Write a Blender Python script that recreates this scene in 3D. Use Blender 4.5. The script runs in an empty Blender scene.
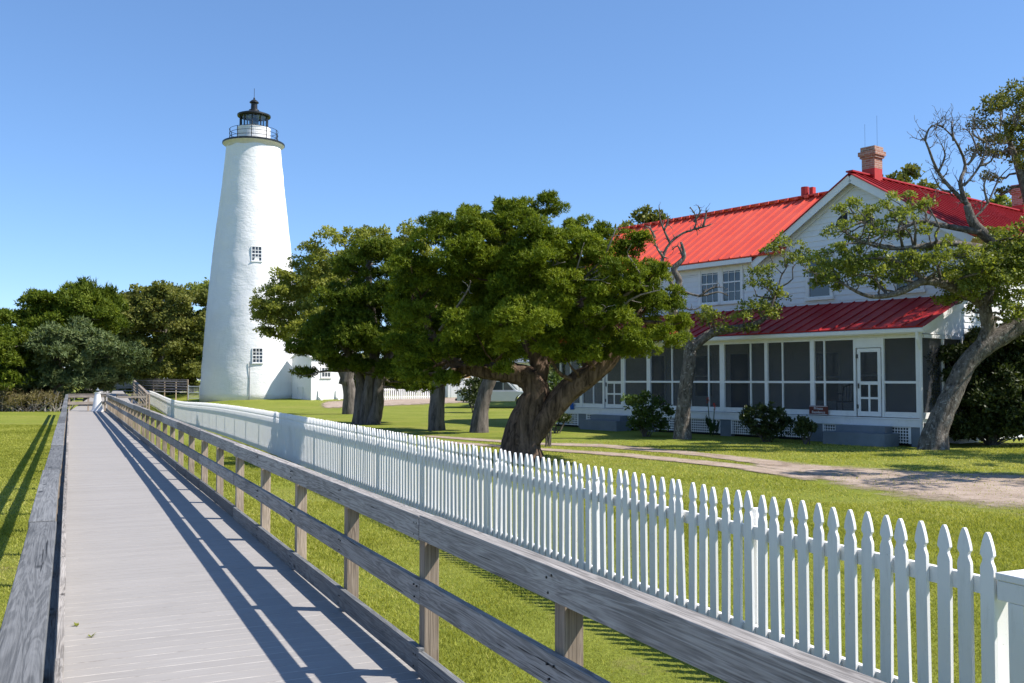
import bpy, math, random
import numpy as np
from mathutils import Vector, Matrix, noise as mnoise

# ------------------------------------------------------------------ camera, sky, sun, exposure
sc = bpy.context.scene
COL = sc.collection
EYE = 1.7
F_PX, CX, CY, HOR = 960.0, 512.0, 341.5, 380.0
PITCH = math.atan((HOR - CY) / F_PX)
cam_d = bpy.data.cameras.new('camera')
cam_d.sensor_width = 36.0
cam_d.lens = F_PX / 1024 * 36.0
cam_d.clip_start = 0.05
cam_d.clip_end = 6000
cam = bpy.data.objects.new('camera', cam_d)
cam.location = (0, 0, EYE)
cam.rotation_euler = (math.pi / 2 + PITCH, 0, 0)
COL.objects.link(cam)
sc.camera = cam

SUN_EL, SUN_AZ = math.radians(48.5), math.radians(97.0)
SUN = Vector((math.sin(SUN_AZ) * math.cos(SUN_EL), math.cos(SUN_AZ) * math.cos(SUN_EL), math.sin(SUN_EL)))
world = bpy.data.worlds.new('World')
sc.world = world
world.use_nodes = True
wn = world.node_tree
wn.nodes.clear()
sky = wn.nodes.new('ShaderNodeTexSky')
sky.sky_type = 'NISHITA'
sky.sun_disc = False
sky.sun_elevation = SUN_EL
sky.sun_rotation = SUN_AZ
sky.altitude = 2000
sky.air_density = 1.0
sky.dust_density = 0.3
sky.ozone_density = 10.0
bg = wn.nodes.new('ShaderNodeBackground')
bg.inputs['Strength'].default_value = 0.137
wo = wn.nodes.new('ShaderNodeOutputWorld')
sgm = wn.nodes.new('ShaderNodeGamma')
sgm.inputs['Gamma'].default_value = .77
wn.links.new(sky.outputs[0], sgm.inputs['Color'])
shs = wn.nodes.new('ShaderNodeHueSaturation')
shs.inputs['Saturation'].default_value = 1.06
shs.inputs['Value'].default_value = 1.12
wn.links.new(sgm.outputs[0], shs.inputs['Color'])
smx = wn.nodes.new('ShaderNodeMix')
smx.data_type = 'RGBA'
smx.blend_type = 'MULTIPLY'
smx.inputs[0].default_value = 1
smx.inputs[7].default_value = (1.02, .99, 1.0, 1)
wn.links.new(shs.outputs[0], smx.inputs[6])
wn.links.new(smx.outputs[2], bg.inputs['Color'])
wn.links.new(bg.outputs[0], wo.inputs['Surface'])
sd = bpy.data.lights.new('sun', 'SUN')
sd.energy = 4.0
sd.angle = math.radians(0.53)
sd.color = (1.0, 0.93, 0.85)
so = bpy.data.objects.new('sun', sd)
so.rotation_euler = SUN.to_track_quat('Z', 'Y').to_euler()
so.location = (30, 0, 40)
COL.objects.link(so)
sc.view_settings.view_transform = 'Standard'
sc.view_settings.look = 'None'
sc.view_settings.exposure = 0.93
sc.view_settings.gamma = 1.0
sc.view_settings.use_curve_mapping = False
sc.cycles.max_bounces = 6
sc.cycles.transparent_max_bounces = 12
sc.cycles.use_denoising = True

# ------------------------------------------------------------------ helpers
rnd = random.Random(7)


def ss(a, b, x):
    t = min(1.0, max(0.0, (x - a) / (b - a)))
    return t * t * (3 - 2 * t)


def at(px, py, Y):
    """world point seen at pixel (px, py) at depth Y"""
    xo, yo = px - CX, CY - py
    cp, sp = math.cos(PITCH), math.sin(PITCH)
    d = Vector((xo, F_PX * cp - yo * sp, F_PX * sp + yo * cp))
    d *= Y / d.y
    return Vector((d.x, d.y, EYE + d.z))


def gz(x, y):
    d = .9084 * x + .4181 * y
    z = -.15 - .05 * ss(2, 4, d)
    f = (x + .4406 * y - 4.72)
    z -= .30 * math.exp(-((y - 52) / 14) ** 2) * math.exp(-(f / 5) ** 2)
    z += .5 * ss(60, 76, y) * ss(1.0, 7.0, f)
    return z


def onground(px, py, zg=-.18):
    xo, yo = px - CX, CY - py
    cp, sp = math.cos(PITCH), math.sin(PITCH)
    d = Vector((xo, F_PX * cp - yo * sp, F_PX * sp + yo * cp))
    k = (zg - EYE) / d.z
    return Vector((d.x * k, d.y * k, zg))


def base_at(px, Y):
    p = at(px, HOR, Y)
    return Vector((p.x, p.y, gz(p.x, p.y)))


def props(o, label=None, cat=None, group=None, kind=None):
    if label: o['label'] = label
    if cat: o['category'] = cat
    if group: o['group'] = group
    if kind: o['kind'] = kind
    return o


def thing(name, label, cat, loc=(0, 0, 0), rz=0, group=None):
    o = bpy.data.objects.new(name, None)
    o.empty_display_size = .2
    COL.objects.link(o)
    o.location = loc
    o.rotation_euler = (0, 0, rz)
    return props(o, label, cat, group)


class MB:
    def __init__(s):
        s.v = []; s.f = []

    def add(s, vs, fs):
        n = len(s.v)
        s.v.extend([tuple(v) for v in vs])
        s.f.extend([tuple(i + n for i in f) for f in fs])

    def box(s, a, b, M=None):
        x0, y0, z0 = a; x1, y1, z1 = b
        vs = [Vector(p) for p in ((x0, y0, z0), (x1, y0, z0), (x1, y1, z0), (x0, y1, z0), (x0, y0, z1), (x1, y0, z1), (x1, y1, z1), (x0, y1, z1))]
        if M: vs = [M @ v for v in vs]
        s.add(vs, [(0, 3, 2, 1), (4, 5, 6, 7), (0, 1, 5, 4), (1, 2, 6, 5), (2, 3, 7, 6), (3, 0, 4, 7)])
        return s

    def prism(s, poly, off):
        """poly: ordered 3d points, extruded by vector off"""
        n = len(poly); off = Vector(off)
        vs = [Vector(p) for p in poly] + [Vector(p) + off for p in poly]
        fs = [tuple(range(n - 1, -1, -1)), tuple(range(n, 2 * n))]
        fs += [(i, (i + 1) % n, n + (i + 1) % n, n + i) for i in range(n)]
        s.add(vs, fs)
        return s

    def bar(s, p, q, w, t, up=(0, 0, 1)):
        """rectangular bar from p to q, w across, t along up"""
        p, q = Vector(p), Vector(q)
        d = (q - p).normalized()
        side = d.cross(Vector(up))
        if side.length < 1e-4: side = d.cross(Vector((1, 0, 0)))
        side.normalize()
        u = side.cross(d).normalized()
        a, b = side * w / 2, u * t / 2
        s.prism([p - a - b, p + a - b, p + a + b, p - a + b], q - p)
        return s

    def tube(s, pts, rad, n=8, rough=0, seed=0, ridges=0, twist=0, cap=True):
        pts = [Vector(p) for p in pts]
        m = len(pts)
        if not hasattr(rad, '__len__'): rad = [rad] * m
        t0 = (pts[1] - pts[0]).normalized()
        ref = Vector((1, 0, 0)) if abs(t0.x) < .8 else Vector((0, 1, 0))
        side = t0.cross(ref).normalized()
        base = len(s.v)
        for i in range(m):
            t = (pts[min(i + 1, m - 1)] - pts[max(i - 1, 0)]).normalized()
            side = (side - t * side.dot(t)).normalized()
            oth = t.cross(side)
            for k in range(n):
                a = 2 * math.pi * k / n
                r = rad[i]
                nv = side * math.cos(a) + oth * math.sin(a)
                if rough:
                    q = pts[i] + nv * r
                    r *= 1 + rough * mnoise.noise(Vector((q.x * 3 / max(.05, rad[i] * 3), q.y * 3 / max(.05, rad[i] * 3), q.z * 1.2 + seed)))
                if ridges:
                    r *= 1 + ridges * (math.sin(5 * a + twist * i) * .6 + math.sin(11 * a + twist * 1.7 * i + seed) * .4)
                s.v.append(tuple(pts[i] + nv * r))
        for i in range(m - 1):
            for k in range(n):
                k2 = (k + 1) % n
                s.f.append((base + i * n + k, base + i * n + k2, base + (i + 1) * n + k2, base + (i + 1) * n + k))
        if cap:
            s.f.append(tuple(base + k for k in range(n - 1, -1, -1)))
            s.f.append(tuple(base + (m - 1) * n + k for k in range(n)))
        return s

    def lathe(s, prof, n=48, c=(0, 0)):
        """prof: list of (r, z)"""
        base = len(s.v)
        for r, z in prof:
            for k in range(n):
                a = 2 * math.pi * k / n
                s.v.append((c[0] + r * math.cos(a), c[1] + r * math.sin(a), z))
        for i in range(len(prof) - 1):
            for k in range(n):
                k2 = (k + 1) % n
                s.f.append((base + i * n + k, base + i * n + k2, base + (i + 1) * n + k2, base + (i + 1) * n + k))
        s.f.append(tuple(base + k for k in range(n - 1, -1, -1)))
        m = len(prof) - 1
        s.f.append(tuple(base + m * n + k for k in range(n)))
        return s

    def build(s, name, mat, parent=None, smooth=False, loc=None, bevel=0):
        me = bpy.data.meshes.new(name)
        v = s.v
        if loc is not None:
            l = Vector(loc)
            v = [tuple(Vector(p) - l) for p in v]
        me.from_pydata(v, [], s.f)
        if smooth: me.polygons.foreach_set('use_smooth', [True] * len(me.polygons))
        me.materials.append(mat)
        me.update()
        o = bpy.data.objects.new(name, me)
        COL.objects.link(o)
        if loc is not None: o.location = loc
        if parent: o.parent = parent
        if bevel:
            b = o.modifiers.new('bevel', 'BEVEL')
            b.width = bevel; b.segments = 2; b.limit_method = 'ANGLE'
        return o


def smooth_path(pts, sub=4):
    """Catmull-Rom through (x, y, z, r) points"""
    P = [Vector(p[:3]) for p in pts]; R = [p[3] for p in pts]
    out, ro = [], []
    n = len(P)
    for i in range(n - 1):
        p0, p1, p2, p3 = P[max(i - 1, 0)], P[i], P[i + 1], P[min(i + 2, n - 1)]
        for k in range(sub):
            t = k / sub
            out.append(.5 * ((2 * p1) + (p2 - p0) * t + (2 * p0 - 5 * p1 + 4 * p2 - p3) * t * t + (3 * p1 - p0 - 3 * p2 + p3) * t ** 3))
            ro.append(R[i] * (1 - t) + R[i + 1] * t)
    out.append(P[-1]); ro.append(R[-1])
    return out, ro


def np_mesh(name, V, F, mat, parent=None, loc=None, tint=None):
    me = bpy.data.meshes.new(name)
    V = np.asarray(V, dtype=np.float32)
    if loc is not None: V = V - np.array(loc, dtype=np.float32)
    F = np.asarray(F, dtype=np.int32)
    k = F.shape[1]
    me.vertices.add(len(V)); me.vertices.foreach_set('co', V.ravel())
    me.loops.add(F.size); me.loops.foreach_set('vertex_index', F.ravel())
    me.polygons.add(len(F))
    me.polygons.foreach_set('loop_start', np.arange(0, F.size, k, dtype=np.int32))
    me.update(calc_edges=True)
    if tint is not None:
        a = me.attributes.new('tint', 'FLOAT', 'POINT')
        a.data.foreach_set('value', np.asarray(tint, dtype=np.float32))
    me.materials.append(mat)
    o = bpy.data.objects.new(name, me)
    COL.objects.link(o)
    if loc is not None: o.location = loc
    if parent: o.parent = parent
    return o


# ------------------------------------------------------------------ materials
def mat_new(name):
    m = bpy.data.materials.new(name)
    m.use_nodes = True
    nt = m.node_tree
    b = nt.nodes['Principled BSDF']
    return m, nt, b


def nd(nt, t, **kw):
    n = nt.nodes.new(t)
    for k, v in kw.items(): setattr(n, k, v)
    return n


def ramp(nt, stops):
    r = nd(nt, 'ShaderNodeValToRGB')
    e = r.color_ramp.elements
    while len(e) < len(stops): e.new(.5)
    for i, (p, c) in enumerate(stops):
        e[i].position = p
        e[i].color = (*c, 1)
    return r


def noise_n(nt, vec, scale, detail=4, rough=.55, dist=0):
    n = nd(nt, 'ShaderNodeTexNoise')
    n.inputs['Scale'].default_value = scale
    n.inputs['Detail'].default_value = detail
    n.inputs['Roughness'].default_value = rough
    n.inputs['Distortion'].default_value = dist
    if vec is not None: nt.links.new(vec, n.inputs['Vector'])
    return n


def mixc(nt, fac, a, b, mode='MIX'):
    m = nd(nt, 'ShaderNodeMix', data_type='RGBA', blend_type=mode)
    for s, v in ((m.inputs[0], fac), (m.inputs[6], a), (m.inputs[7], b)):
        if hasattr(v, 'is_linked') or hasattr(v, 'links'): nt.links.new(v, s)
        elif isinstance(v, (int, float)): s.default_value = v
        else: s.default_value = (*v, 1)
    return m.outputs[2]


def bump(nt, b, h, strength, dist):
    bp = nd(nt, 'ShaderNodeBump')
    bp.inputs['Strength'].default_value = strength
    bp.inputs['Distance'].default_value = dist
    nt.links.new(h, bp.inputs['Height'])
    nt.links.new(bp.outputs[0], b.inputs['Normal'])
    return bp


def simple(name, col, rough=.6, var=.12, scale=3.0, spec=.4, metal=0, bumpd=0, bscale=40, dirt=None):
    m, nt, b = mat_new(name)
    tc = nd(nt, 'ShaderNodeTexCoord')
    n = noise_n(nt, tc.outputs['Object'], scale, 6, .65)
    r = ramp(nt, [(.25, tuple(c * (1 - var) for c in col)), (.75, tuple(min(1, c * (1 + var)) for c in col))])
    nt.links.new(n.outputs[0], r.inputs[0])
    out = r.outputs[0]
    if dirt:
        n3 = noise_n(nt, tc.outputs['Object'], scale * .6, 8, .75)
        r3 = ramp(nt, [(.55, (0, 0, 0)), (.75, (1, 1, 1))])
        nt.links.new(n3.outputs[0], r3.inputs[0])
        out = mixc(nt, r3.outputs[0], out, dirt)
    nt.links.new(out, b.inputs['Base Color'])
    b.inputs['Roughness'].default_value = rough
    b.inputs['Specular IOR Level'].default_value = spec
    b.inputs['Metallic'].default_value = metal
    if bumpd:
        n2 = noise_n(nt, tc.outputs['Object'], bscale, 5, .6)
        bump(nt, b, n2.outputs[0], .6, bumpd)
    return m


def wood(name, dark, light, axis, brown=None):
    m, nt, b = mat_new(name)
    tc = nd(nt, 'ShaderNodeTexCoord')
    oi = nd(nt, 'ShaderNodeObjectInfo')
    mul = nd(nt, 'ShaderNodeMath', operation='MULTIPLY')
    mul.inputs[1].default_value = 57
    nt.links.new(oi.outputs['Random'], mul.inputs[0])
    ad = nd(nt, 'ShaderNodeVectorMath', operation='ADD')
    nt.links.new(tc.outputs['Object'], ad.inputs[0])
    nt.links.new(mul.outputs[0], ad.inputs[1])
    mp = nd(nt, 'ShaderNodeMapping')
    s = [12, 12, 12]
    s['xyz'.index(axis)] = .62
    mp.inputs['Scale'].default_value = s
    nt.links.new(ad.outputs[0], mp.inputs['Vector'])
    n1 = noise_n(nt, mp.outputs[0], 1.2, 4, .6, .8)
    wv = nd(nt, 'ShaderNodeMath', operation='SINE')
    m2 = nd(nt, 'ShaderNodeMath', operation='MULTIPLY')
    m2.inputs[1].default_value = 52
    nt.links.new(n1.outputs[0], m2.inputs[0])
    nt.links.new(m2.outputs[0], wv.inputs[0])
    mp2 = nd(nt, 'ShaderNodeMapping')
    s2 = [150, 150, 150]
    s2['xyz'.index(axis)] = 2.2
    mp2.inputs['Scale'].default_value = s2
    nt.links.new(ad.outputs[0], mp2.inputs['Vector'])
    n2 = noise_n(nt, mp2.outputs[0], 1, 5, .7)
    n3 = noise_n(nt, ad.outputs[0], 2.2, 5, .6)
    a1 = nd(nt, 'ShaderNodeMath', operation='MULTIPLY_ADD')
    a1.inputs[1].default_value = .115
    a1.inputs[2].default_value = 0
    nt.links.new(wv.outputs[0], a1.inputs[0])
    a2 = nd(nt, 'ShaderNodeMath', operation='MULTIPLY_ADD')
    a2.inputs[1].default_value = .75
    nt.links.new(n2.outputs[0], a2.inputs[0])
    nt.links.new(a1.outputs[0], a2.inputs[2])
    a3 = nd(nt, 'ShaderNodeMath', operation='MULTIPLY_ADD')
    a3.inputs[1].default_value = .45
    nt.links.new(n3.outputs[0], a3.inputs[0])
    nt.links.new(a2.outputs[0], a3.inputs[2])
    r = ramp(nt, [(.3, dark), (.58, tuple((x + y) / 2 for x, y in zip(dark, light))), (.85, light)])
    nt.links.new(a3.outputs[0], r.inputs[0])
    out = r.outputs[0]
    # knots
    mp3 = nd(nt, 'ShaderNodeMapping')
    s3 = [5, 5, 5]
    s3['xyz'.index(axis)] = 1.7
    mp3.inputs['Scale'].default_value = s3
    nt.links.new(ad.outputs[0], mp3.inputs['Vector'])
    vo = nd(nt, 'ShaderNodeTexVoronoi')
    vo.inputs['Scale'].default_value = 1.0
    nt.links.new(mp3.outputs[0], vo.inputs['Vector'])
    kr = ramp(nt, [(.05, (1, 1, 1)), (.11, (0, 0, 0))])
    nt.links.new(vo.outputs['Distance'], kr.inputs[0])
    out = mixc(nt, kr.outputs[0], out, tuple(c * .6 for c in dark))
    mp4 = nd(nt, 'ShaderNodeMapping')
    s4 = [60, 60, 60]
    s4['xyz'.index(axis)] = 1.1
    mp4.inputs['Scale'].default_value = s4
    nt.links.new(ad.outputs[0], mp4.inputs['Vector'])
    n4 = noise_n(nt, mp4.outputs[0], 1, 3, .5, .3)
    cr = ramp(nt, [(.295, (1, 1, 1)), (.33, (0, 0, 0))])
    nt.links.new(n4.outputs[0], cr.inputs[0])
    out = mixc(nt, cr.outputs[0], out, tuple(c * .45 for c in dark))
    hs = nd(nt, 'ShaderNodeHueSaturation')
    mr = nd(nt, 'ShaderNodeMapRange')
    mr.inputs[3].default_value = .72
    mr.inputs[4].default_value = 1.28
    nt.links.new(oi.outputs['Random'], mr.inputs[0])
    nt.links.new(mr.outputs[0], hs.inputs['Value'])
    nt.links.new(out, hs.inputs['Color'])
    nt.links.new(hs.outputs[0], b.inputs['Base Color'])
    b.inputs['Roughness'].default_value = .8
    b.inputs['Specular IOR Level'].default_value = .25
    bump(nt, b, a2.outputs[0], .5, .004)
    return m


def foliage_mat(name, dark, mid, light, trans=.3, spec=.25):
    m, nt, b = mat_new(name)
    at_ = nd(nt, 'ShaderNodeAttribute', attribute_name='tint')
    r = ramp(nt, [(0.1, dark), (.5, mid), (.95, light)])
    nt.links.new(at_.outputs['Fac'], r.inputs[0])
    nt.links.new(r.outputs[0], b.inputs['Base Color'])
    b.inputs['Roughness'].default_value = .55
    b.inputs['Specular IOR Level'].default_value = spec
    tr = nd(nt, 'ShaderNodeBsdfTranslucent')
    tcol = mixc(nt, 1.0, r.outputs[0], (1.3, 1.25, .6), 'MULTIPLY')
    nt.links.new(tcol, tr.inputs[0])
    mx = nd(nt, 'ShaderNodeMixShader')
    mx.inputs[0].default_value = trans
    nt.links.new(b.outputs[0], mx.inputs[1])
    nt.links.new(tr.outputs[0], mx.inputs[2])
    nt.links.new(mx.outputs[0], nt.nodes['Material Output'].inputs['Surface'])
    return m


def bark(name, dark, light, scale=6, zs=.25, patch=None):
    m, nt, b = mat_new(name)
    tc = nd(nt, 'ShaderNodeTexCoord')
    mp = nd(nt, 'ShaderNodeMapping')
    mp.inputs['Scale'].default_value = (1, 1, zs)
    nt.links.new(tc.outputs['Object'], mp.inputs['Vector'])
    n = noise_n(nt, mp.outputs[0], scale, 8, .7, .6)
    r = ramp(nt, [(.36, dark), (.64, light)])
    nt.links.new(n.outputs[0], r.inputs[0])
    out = r.outputs[0]
    if patch:
        n2 = noise_n(nt, tc.outputs['Object'], 9, 8, .78)
        r2 = ramp(nt, [(.54, (0, 0, 0)), (.62, (1, 1, 1))])
        nt.links.new(n2.outputs[0], r2.inputs[0])
        out = mixc(nt, r2.outputs[0], out, patch)
    nt.links.new(out, b.inputs['Base Color'])
    b.inputs['Roughness'].default_value = .9
    b.inputs['Specular IOR Level'].default_value = .15
    bump(nt, b, n.outputs[0], 1.0, .05)
    return m


M = {}
M['rail'] = wood('weathered_wood', (.10, .092, .085), (.42, .395, .365), 'y')
M['capdark'] = wood('weathered_cap', (.055, .058, .060), (.20, .205, .205), 'y')
M['railx'] = wood('weathered_wood_cross', (.12, .10, .085), (.42, .36, .30), 'x')
M['post'] = wood('post_wood', (.15, .115, .085), (.48, .39, .30), 'z')
M['white'] = simple('white_paint', (.78, .78, .77), .5, .05, 4, dirt=(.62, .62, .60))
def fence_paint():
    m, nt, b = mat_new('fence_paint')
    tc = nd(nt, 'ShaderNodeTexCoord'); oi = nd(nt, 'ShaderNodeObjectInfo')
    mul = nd(nt, 'ShaderNodeMath', operation='MULTIPLY'); mul.inputs[1].default_value = 41
    nt.links.new(oi.outputs['Random'], mul.inputs[0])
    ad = nd(nt, 'ShaderNodeVectorMath', operation='ADD')
    nt.links.new(tc.outputs['Object'], ad.inputs[0]); nt.links.new(mul.outputs[0], ad.inputs[1])
    mp = nd(nt, 'ShaderNodeMapping'); mp.inputs['Scale'].default_value = (9, 9, 1.6)
    nt.links.new(ad.outputs[0], mp.inputs[0])
    n1 = noise_n(nt, mp.outputs[0], 1.6, 8, .75)
    r1 = ramp(nt, [(.52, (0, 0, 0)), (.72, (.55, .55, .55))])
    nt.links.new(n1.outputs[0], r1.inputs[0])
    n2 = noise_n(nt, ad.outputs[0], 34, 4, .7)
    r2 = ramp(nt, [(.68, (0, 0, 0)), (.74, (1, 1, 1))])
    nt.links.new(n2.outputs[0], r2.inputs[0])
    mr = nd(nt, 'ShaderNodeMapRange'); mr.inputs[3].default_value = .93; mr.inputs[4].default_value = 1.02
    nt.links.new(oi.outputs['Random'], mr.inputs[0])
    c = mixc(nt, r1.outputs[0], (.80, .80, .785), (.60, .60, .56))
    c = mixc(nt, r2.outputs[0], c, (.45, .43, .38))
    hs = nd(nt, 'ShaderNodeHueSaturation')
    nt.links.new(c, hs.inputs['Color']); nt.links.new(mr.outputs[0], hs.inputs['Value'])
    nt.links.new(hs.outputs[0], b.inputs['Base Color'])
    b.inputs['Roughness'].default_value = .6
    b.inputs['Specular IOR Level'].default_value = .3
    bump(nt, b, n1.outputs[0], .4, .004)
    return m


M['fence'] = fence_paint()
M['greypaint'] = simple('grey_porch_paint', (.16, .19, .22), .6, .15, 3)
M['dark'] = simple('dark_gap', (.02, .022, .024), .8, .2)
M['black'] = simple('black_iron', (.015, .017, .018), .4, .2, 10)
M['red'] = None


def siding_mat():
    return simple('white_clapboard', (.74, .75, .76), .55, .05, 1.5, dirt=(.64, .65, .66))


M['siding'] = siding_mat()


def red_metal(name='red_metal_roofing', c0=(.33, .013, .016), c1=(.42, .020, .023)):
    m, nt, b = mat_new(name)
    tc = nd(nt, 'ShaderNodeTexCoord')
    n = noise_n(nt, tc.outputs['Object'], .9, 6, .6)
    r = ramp(nt, [(.3, c0), (.7, c1)])
    nt.links.new(n.outputs[0], r.inputs[0])
    nt.links.new(r.outputs[0], b.inputs['Base Color'])
    b.inputs['Roughness'].default_value = .5
    b.inputs['Specular IOR Level'].default_value = .35
    return m


M['red'] = red_metal()
M['red_faded'] = red_metal('faded_red_roofing', (.66, .075, .042), (.76, .11, .062))


def glass_mat(name, col, rough=.05):
    m, nt, b = mat_new(name)
    b.inputs['Base Color'].default_value = (*col, 1)
    b.inputs['Roughness'].default_value = rough
    b.inputs['Specular IOR Level'].default_value = .7
    tc = nd(nt, 'ShaderNodeTexCoord')
    n = noise_n(nt, tc.outputs['Object'], 1.2, 2)
    bump(nt, b, n.outputs[0], .05, .05)
    return m


M['glass'] = glass_mat('window_glass', (.035, .045, .055))


def clear_glass():
    m, nt, b = mat_new('lantern_glass')
    b.inputs['Base Color'].default_value = (.8, .9, .95, 1)
    b.inputs['Roughness'].default_value = .02
    tr = nd(nt, 'ShaderNodeBsdfTransparent')
    tr.inputs[0].default_value = (.85, .93, .95, 1)
    gl = nd(nt, 'ShaderNodeBsdfGlossy')
    gl.inputs['Roughness'].default_value = .03
    mx = nd(nt, 'ShaderNodeMixShader')
    mx.inputs[0].default_value = .12
    nt.links.new(tr.outputs[0], mx.inputs[1])
    nt.links.new(gl.outputs[0], mx.inputs[2])
    nt.links.new(mx.outputs[0], nt.nodes['Material Output'].inputs['Surface'])
    return m


M['clear'] = clear_glass()


def screen_mat():
    m, nt, b = mat_new('insect_screen')
    b.inputs['Base Color'].default_value = (.05, .053, .058, 1)
    b.inputs['Roughness'].default_value = .7
    tr = nd(nt, 'ShaderNodeBsdfTransparent')
    tr.inputs[0].default_value = (1, 1, 1, 1)
    tc = nd(nt, 'ShaderNodeTexCoord')
    n = noise_n(nt, tc.outputs['Object'], .7, 3)
    mr = nd(nt, 'ShaderNodeMapRange')
    mr.inputs[3].default_value = .38
    mr.inputs[4].default_value = .55
    nt.links.new(n.outputs[0], mr.inputs[0])
    mx = nd(nt, 'ShaderNodeMixShader')
    nt.links.new(mr.outputs[0], mx.inputs[0])
    nt.links.new(tr.outputs[0], mx.inputs[1])
    nt.links.new(b.outputs[0], mx.inputs[2])
    nt.links.new(mx.outputs[0], nt.nodes['Material Output'].inputs['Surface'])
    return m


M['screen'] = screen_mat()


def brick_mat():
    m, nt, b = mat_new('chimney_brick')
    tc = nd(nt, 'ShaderNodeTexCoord')
    sx = nd(nt, 'ShaderNodeSeparateXYZ')
    nt.links.new(tc.outputs['Object'], sx.inputs[0])
    ad = nd(nt, 'ShaderNodeMath', operation='ADD')
    nt.links.new(sx.outputs[0], ad.inputs[0]); nt.links.new(sx.outputs[1], ad.inputs[1])
    cb = nd(nt, 'ShaderNodeCombineXYZ')
    nt.links.new(ad.outputs[0], cb.inputs[0]); nt.links.new(sx.outputs[2], cb.inputs[1])
    br = nd(nt, 'ShaderNodeTexBrick')
    br.inputs['Color1'].default_value = (.26, .10, .065, 1)
    br.inputs['Color2'].default_value = (.40, .20, .14, 1)
    br.inputs['Mortar'].default_value = (.42, .38, .34, 1)
    br.inputs['Scale'].default_value = 1
    br.inputs['Mortar Size'].default_value = .008
    br.inputs['Brick Width'].default_value = .21
    br.inputs['Row Height'].default_value = .072
    nt.links.new(cb.outputs[0], br.inputs['Vector'])
    nt.links.new(br.outputs[0], b.inputs['Base Color'])
    b.inputs['Roughness'].default_value = .9
    return m


M['brick'] = brick_mat()
M['redpaint'] = simple('red_painted_brick', (.45, .03, .025), .6, .1, 6)


def tower_mat():
    m, nt, b = mat_new('whitewashed_masonry')
    tc = nd(nt, 'ShaderNodeTexCoord')
    n = noise_n(nt, tc.outputs['Object'], .8, 8, .65)
    r = ramp(nt, [(.3, (.76, .77, .78)), (.7, (.84, .84, .83))])
    nt.links.new(n.outputs[0], r.inputs[0])
    mp = nd(nt, 'ShaderNodeMapping')
    mp.inputs['Scale'].default_value = (2.5, 2.5, .25)
    nt.links.new(tc.outputs['Object'], mp.inputs[0])
    n4 = noise_n(nt, mp.outputs[0], 1.4, 6, .7)
    r4 = ramp(nt, [(.58, (0, 0, 0)), (.8, (.6, .6, .6))])
    nt.links.new(n4.outputs[0], r4.inputs[0])
    nt.links.new(mixc(nt, r4.outputs[0], r.outputs[0], (.60, .62, .62)), b.inputs['Base Color'])
    b.inputs['Roughness'].default_value = .75
    b.inputs['Specular IOR Level'].default_value = .2
    mp2 = nd(nt, 'ShaderNodeMapping')
    mp2.inputs['Scale'].default_value = (1, 1, 1.8)
    nt.links.new(tc.outputs['Object'], mp2.inputs[0])
    n2 = noise_n(nt, mp2.outputs[0], 2.0, 7, .68, .3)
    bump(nt, b, n2.outputs[0], .6, .075)
    return m


M['tower'] = tower_mat()
M['stone'] = simple('cornice_stone', (.62, .60, .55), .8, .08, 2)


def deck_mat():
    m, nt, b = mat_new('grey_composite_decking')
    tc = nd(nt, 'ShaderNodeTexCoord')
    ge = nd(nt, 'ShaderNodeNewGeometry')
    mp = nd(nt, 'ShaderNodeMapping')
    mp.inputs['Scale'].default_value = (1.2, 22, 10)
    nt.links.new(tc.outputs['Object'], mp.inputs[0])
    n = noise_n(nt, mp.outputs[0], 2, 6, .7)
    n2 = noise_n(nt, tc.outputs['Object'], .9, 5, .6)
    r = ramp(nt, [(.3, (.288, .275, .262)), (.7, (.342, .328, .313))])
    nt.links.new(n.outputs[0], r.inputs[0])
    mr = nd(nt, 'ShaderNodeMapRange')
    mr.inputs[3].default_value = .96
    mr.inputs[4].default_value = 1.03
    nt.links.new(ge.outputs['Random Per Island'], mr.inputs[0])
    mr2 = nd(nt, 'ShaderNodeMapRange')
    mr2.inputs[3].default_value = .92
    mr2.inputs[4].default_value = 1.07
    nt.links.new(n2.outputs[0], mr2.inputs[0])
    mm = nd(nt, 'ShaderNodeMath', operation='MULTIPLY')
    nt.links.new(mr.outputs[0], mm.inputs[0]); nt.links.new(mr2.outputs[0], mm.inputs[1])
    hs = nd(nt, 'ShaderNodeHueSaturation')
    nt.links.new(mm.outputs[0], hs.inputs['Value'])
    nt.links.new(r.outputs[0], hs.inputs['Color'])
    nt.links.new(hs.outputs[0], b.inputs['Base Color'])
    b.inputs['Roughness'].default_value = .75
    b.inputs['Specular IOR Level'].default_value = .3
    bump(nt, b, n.outputs[0], .3, .003)
    return m


M['deck'] = deck_mat()


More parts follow.
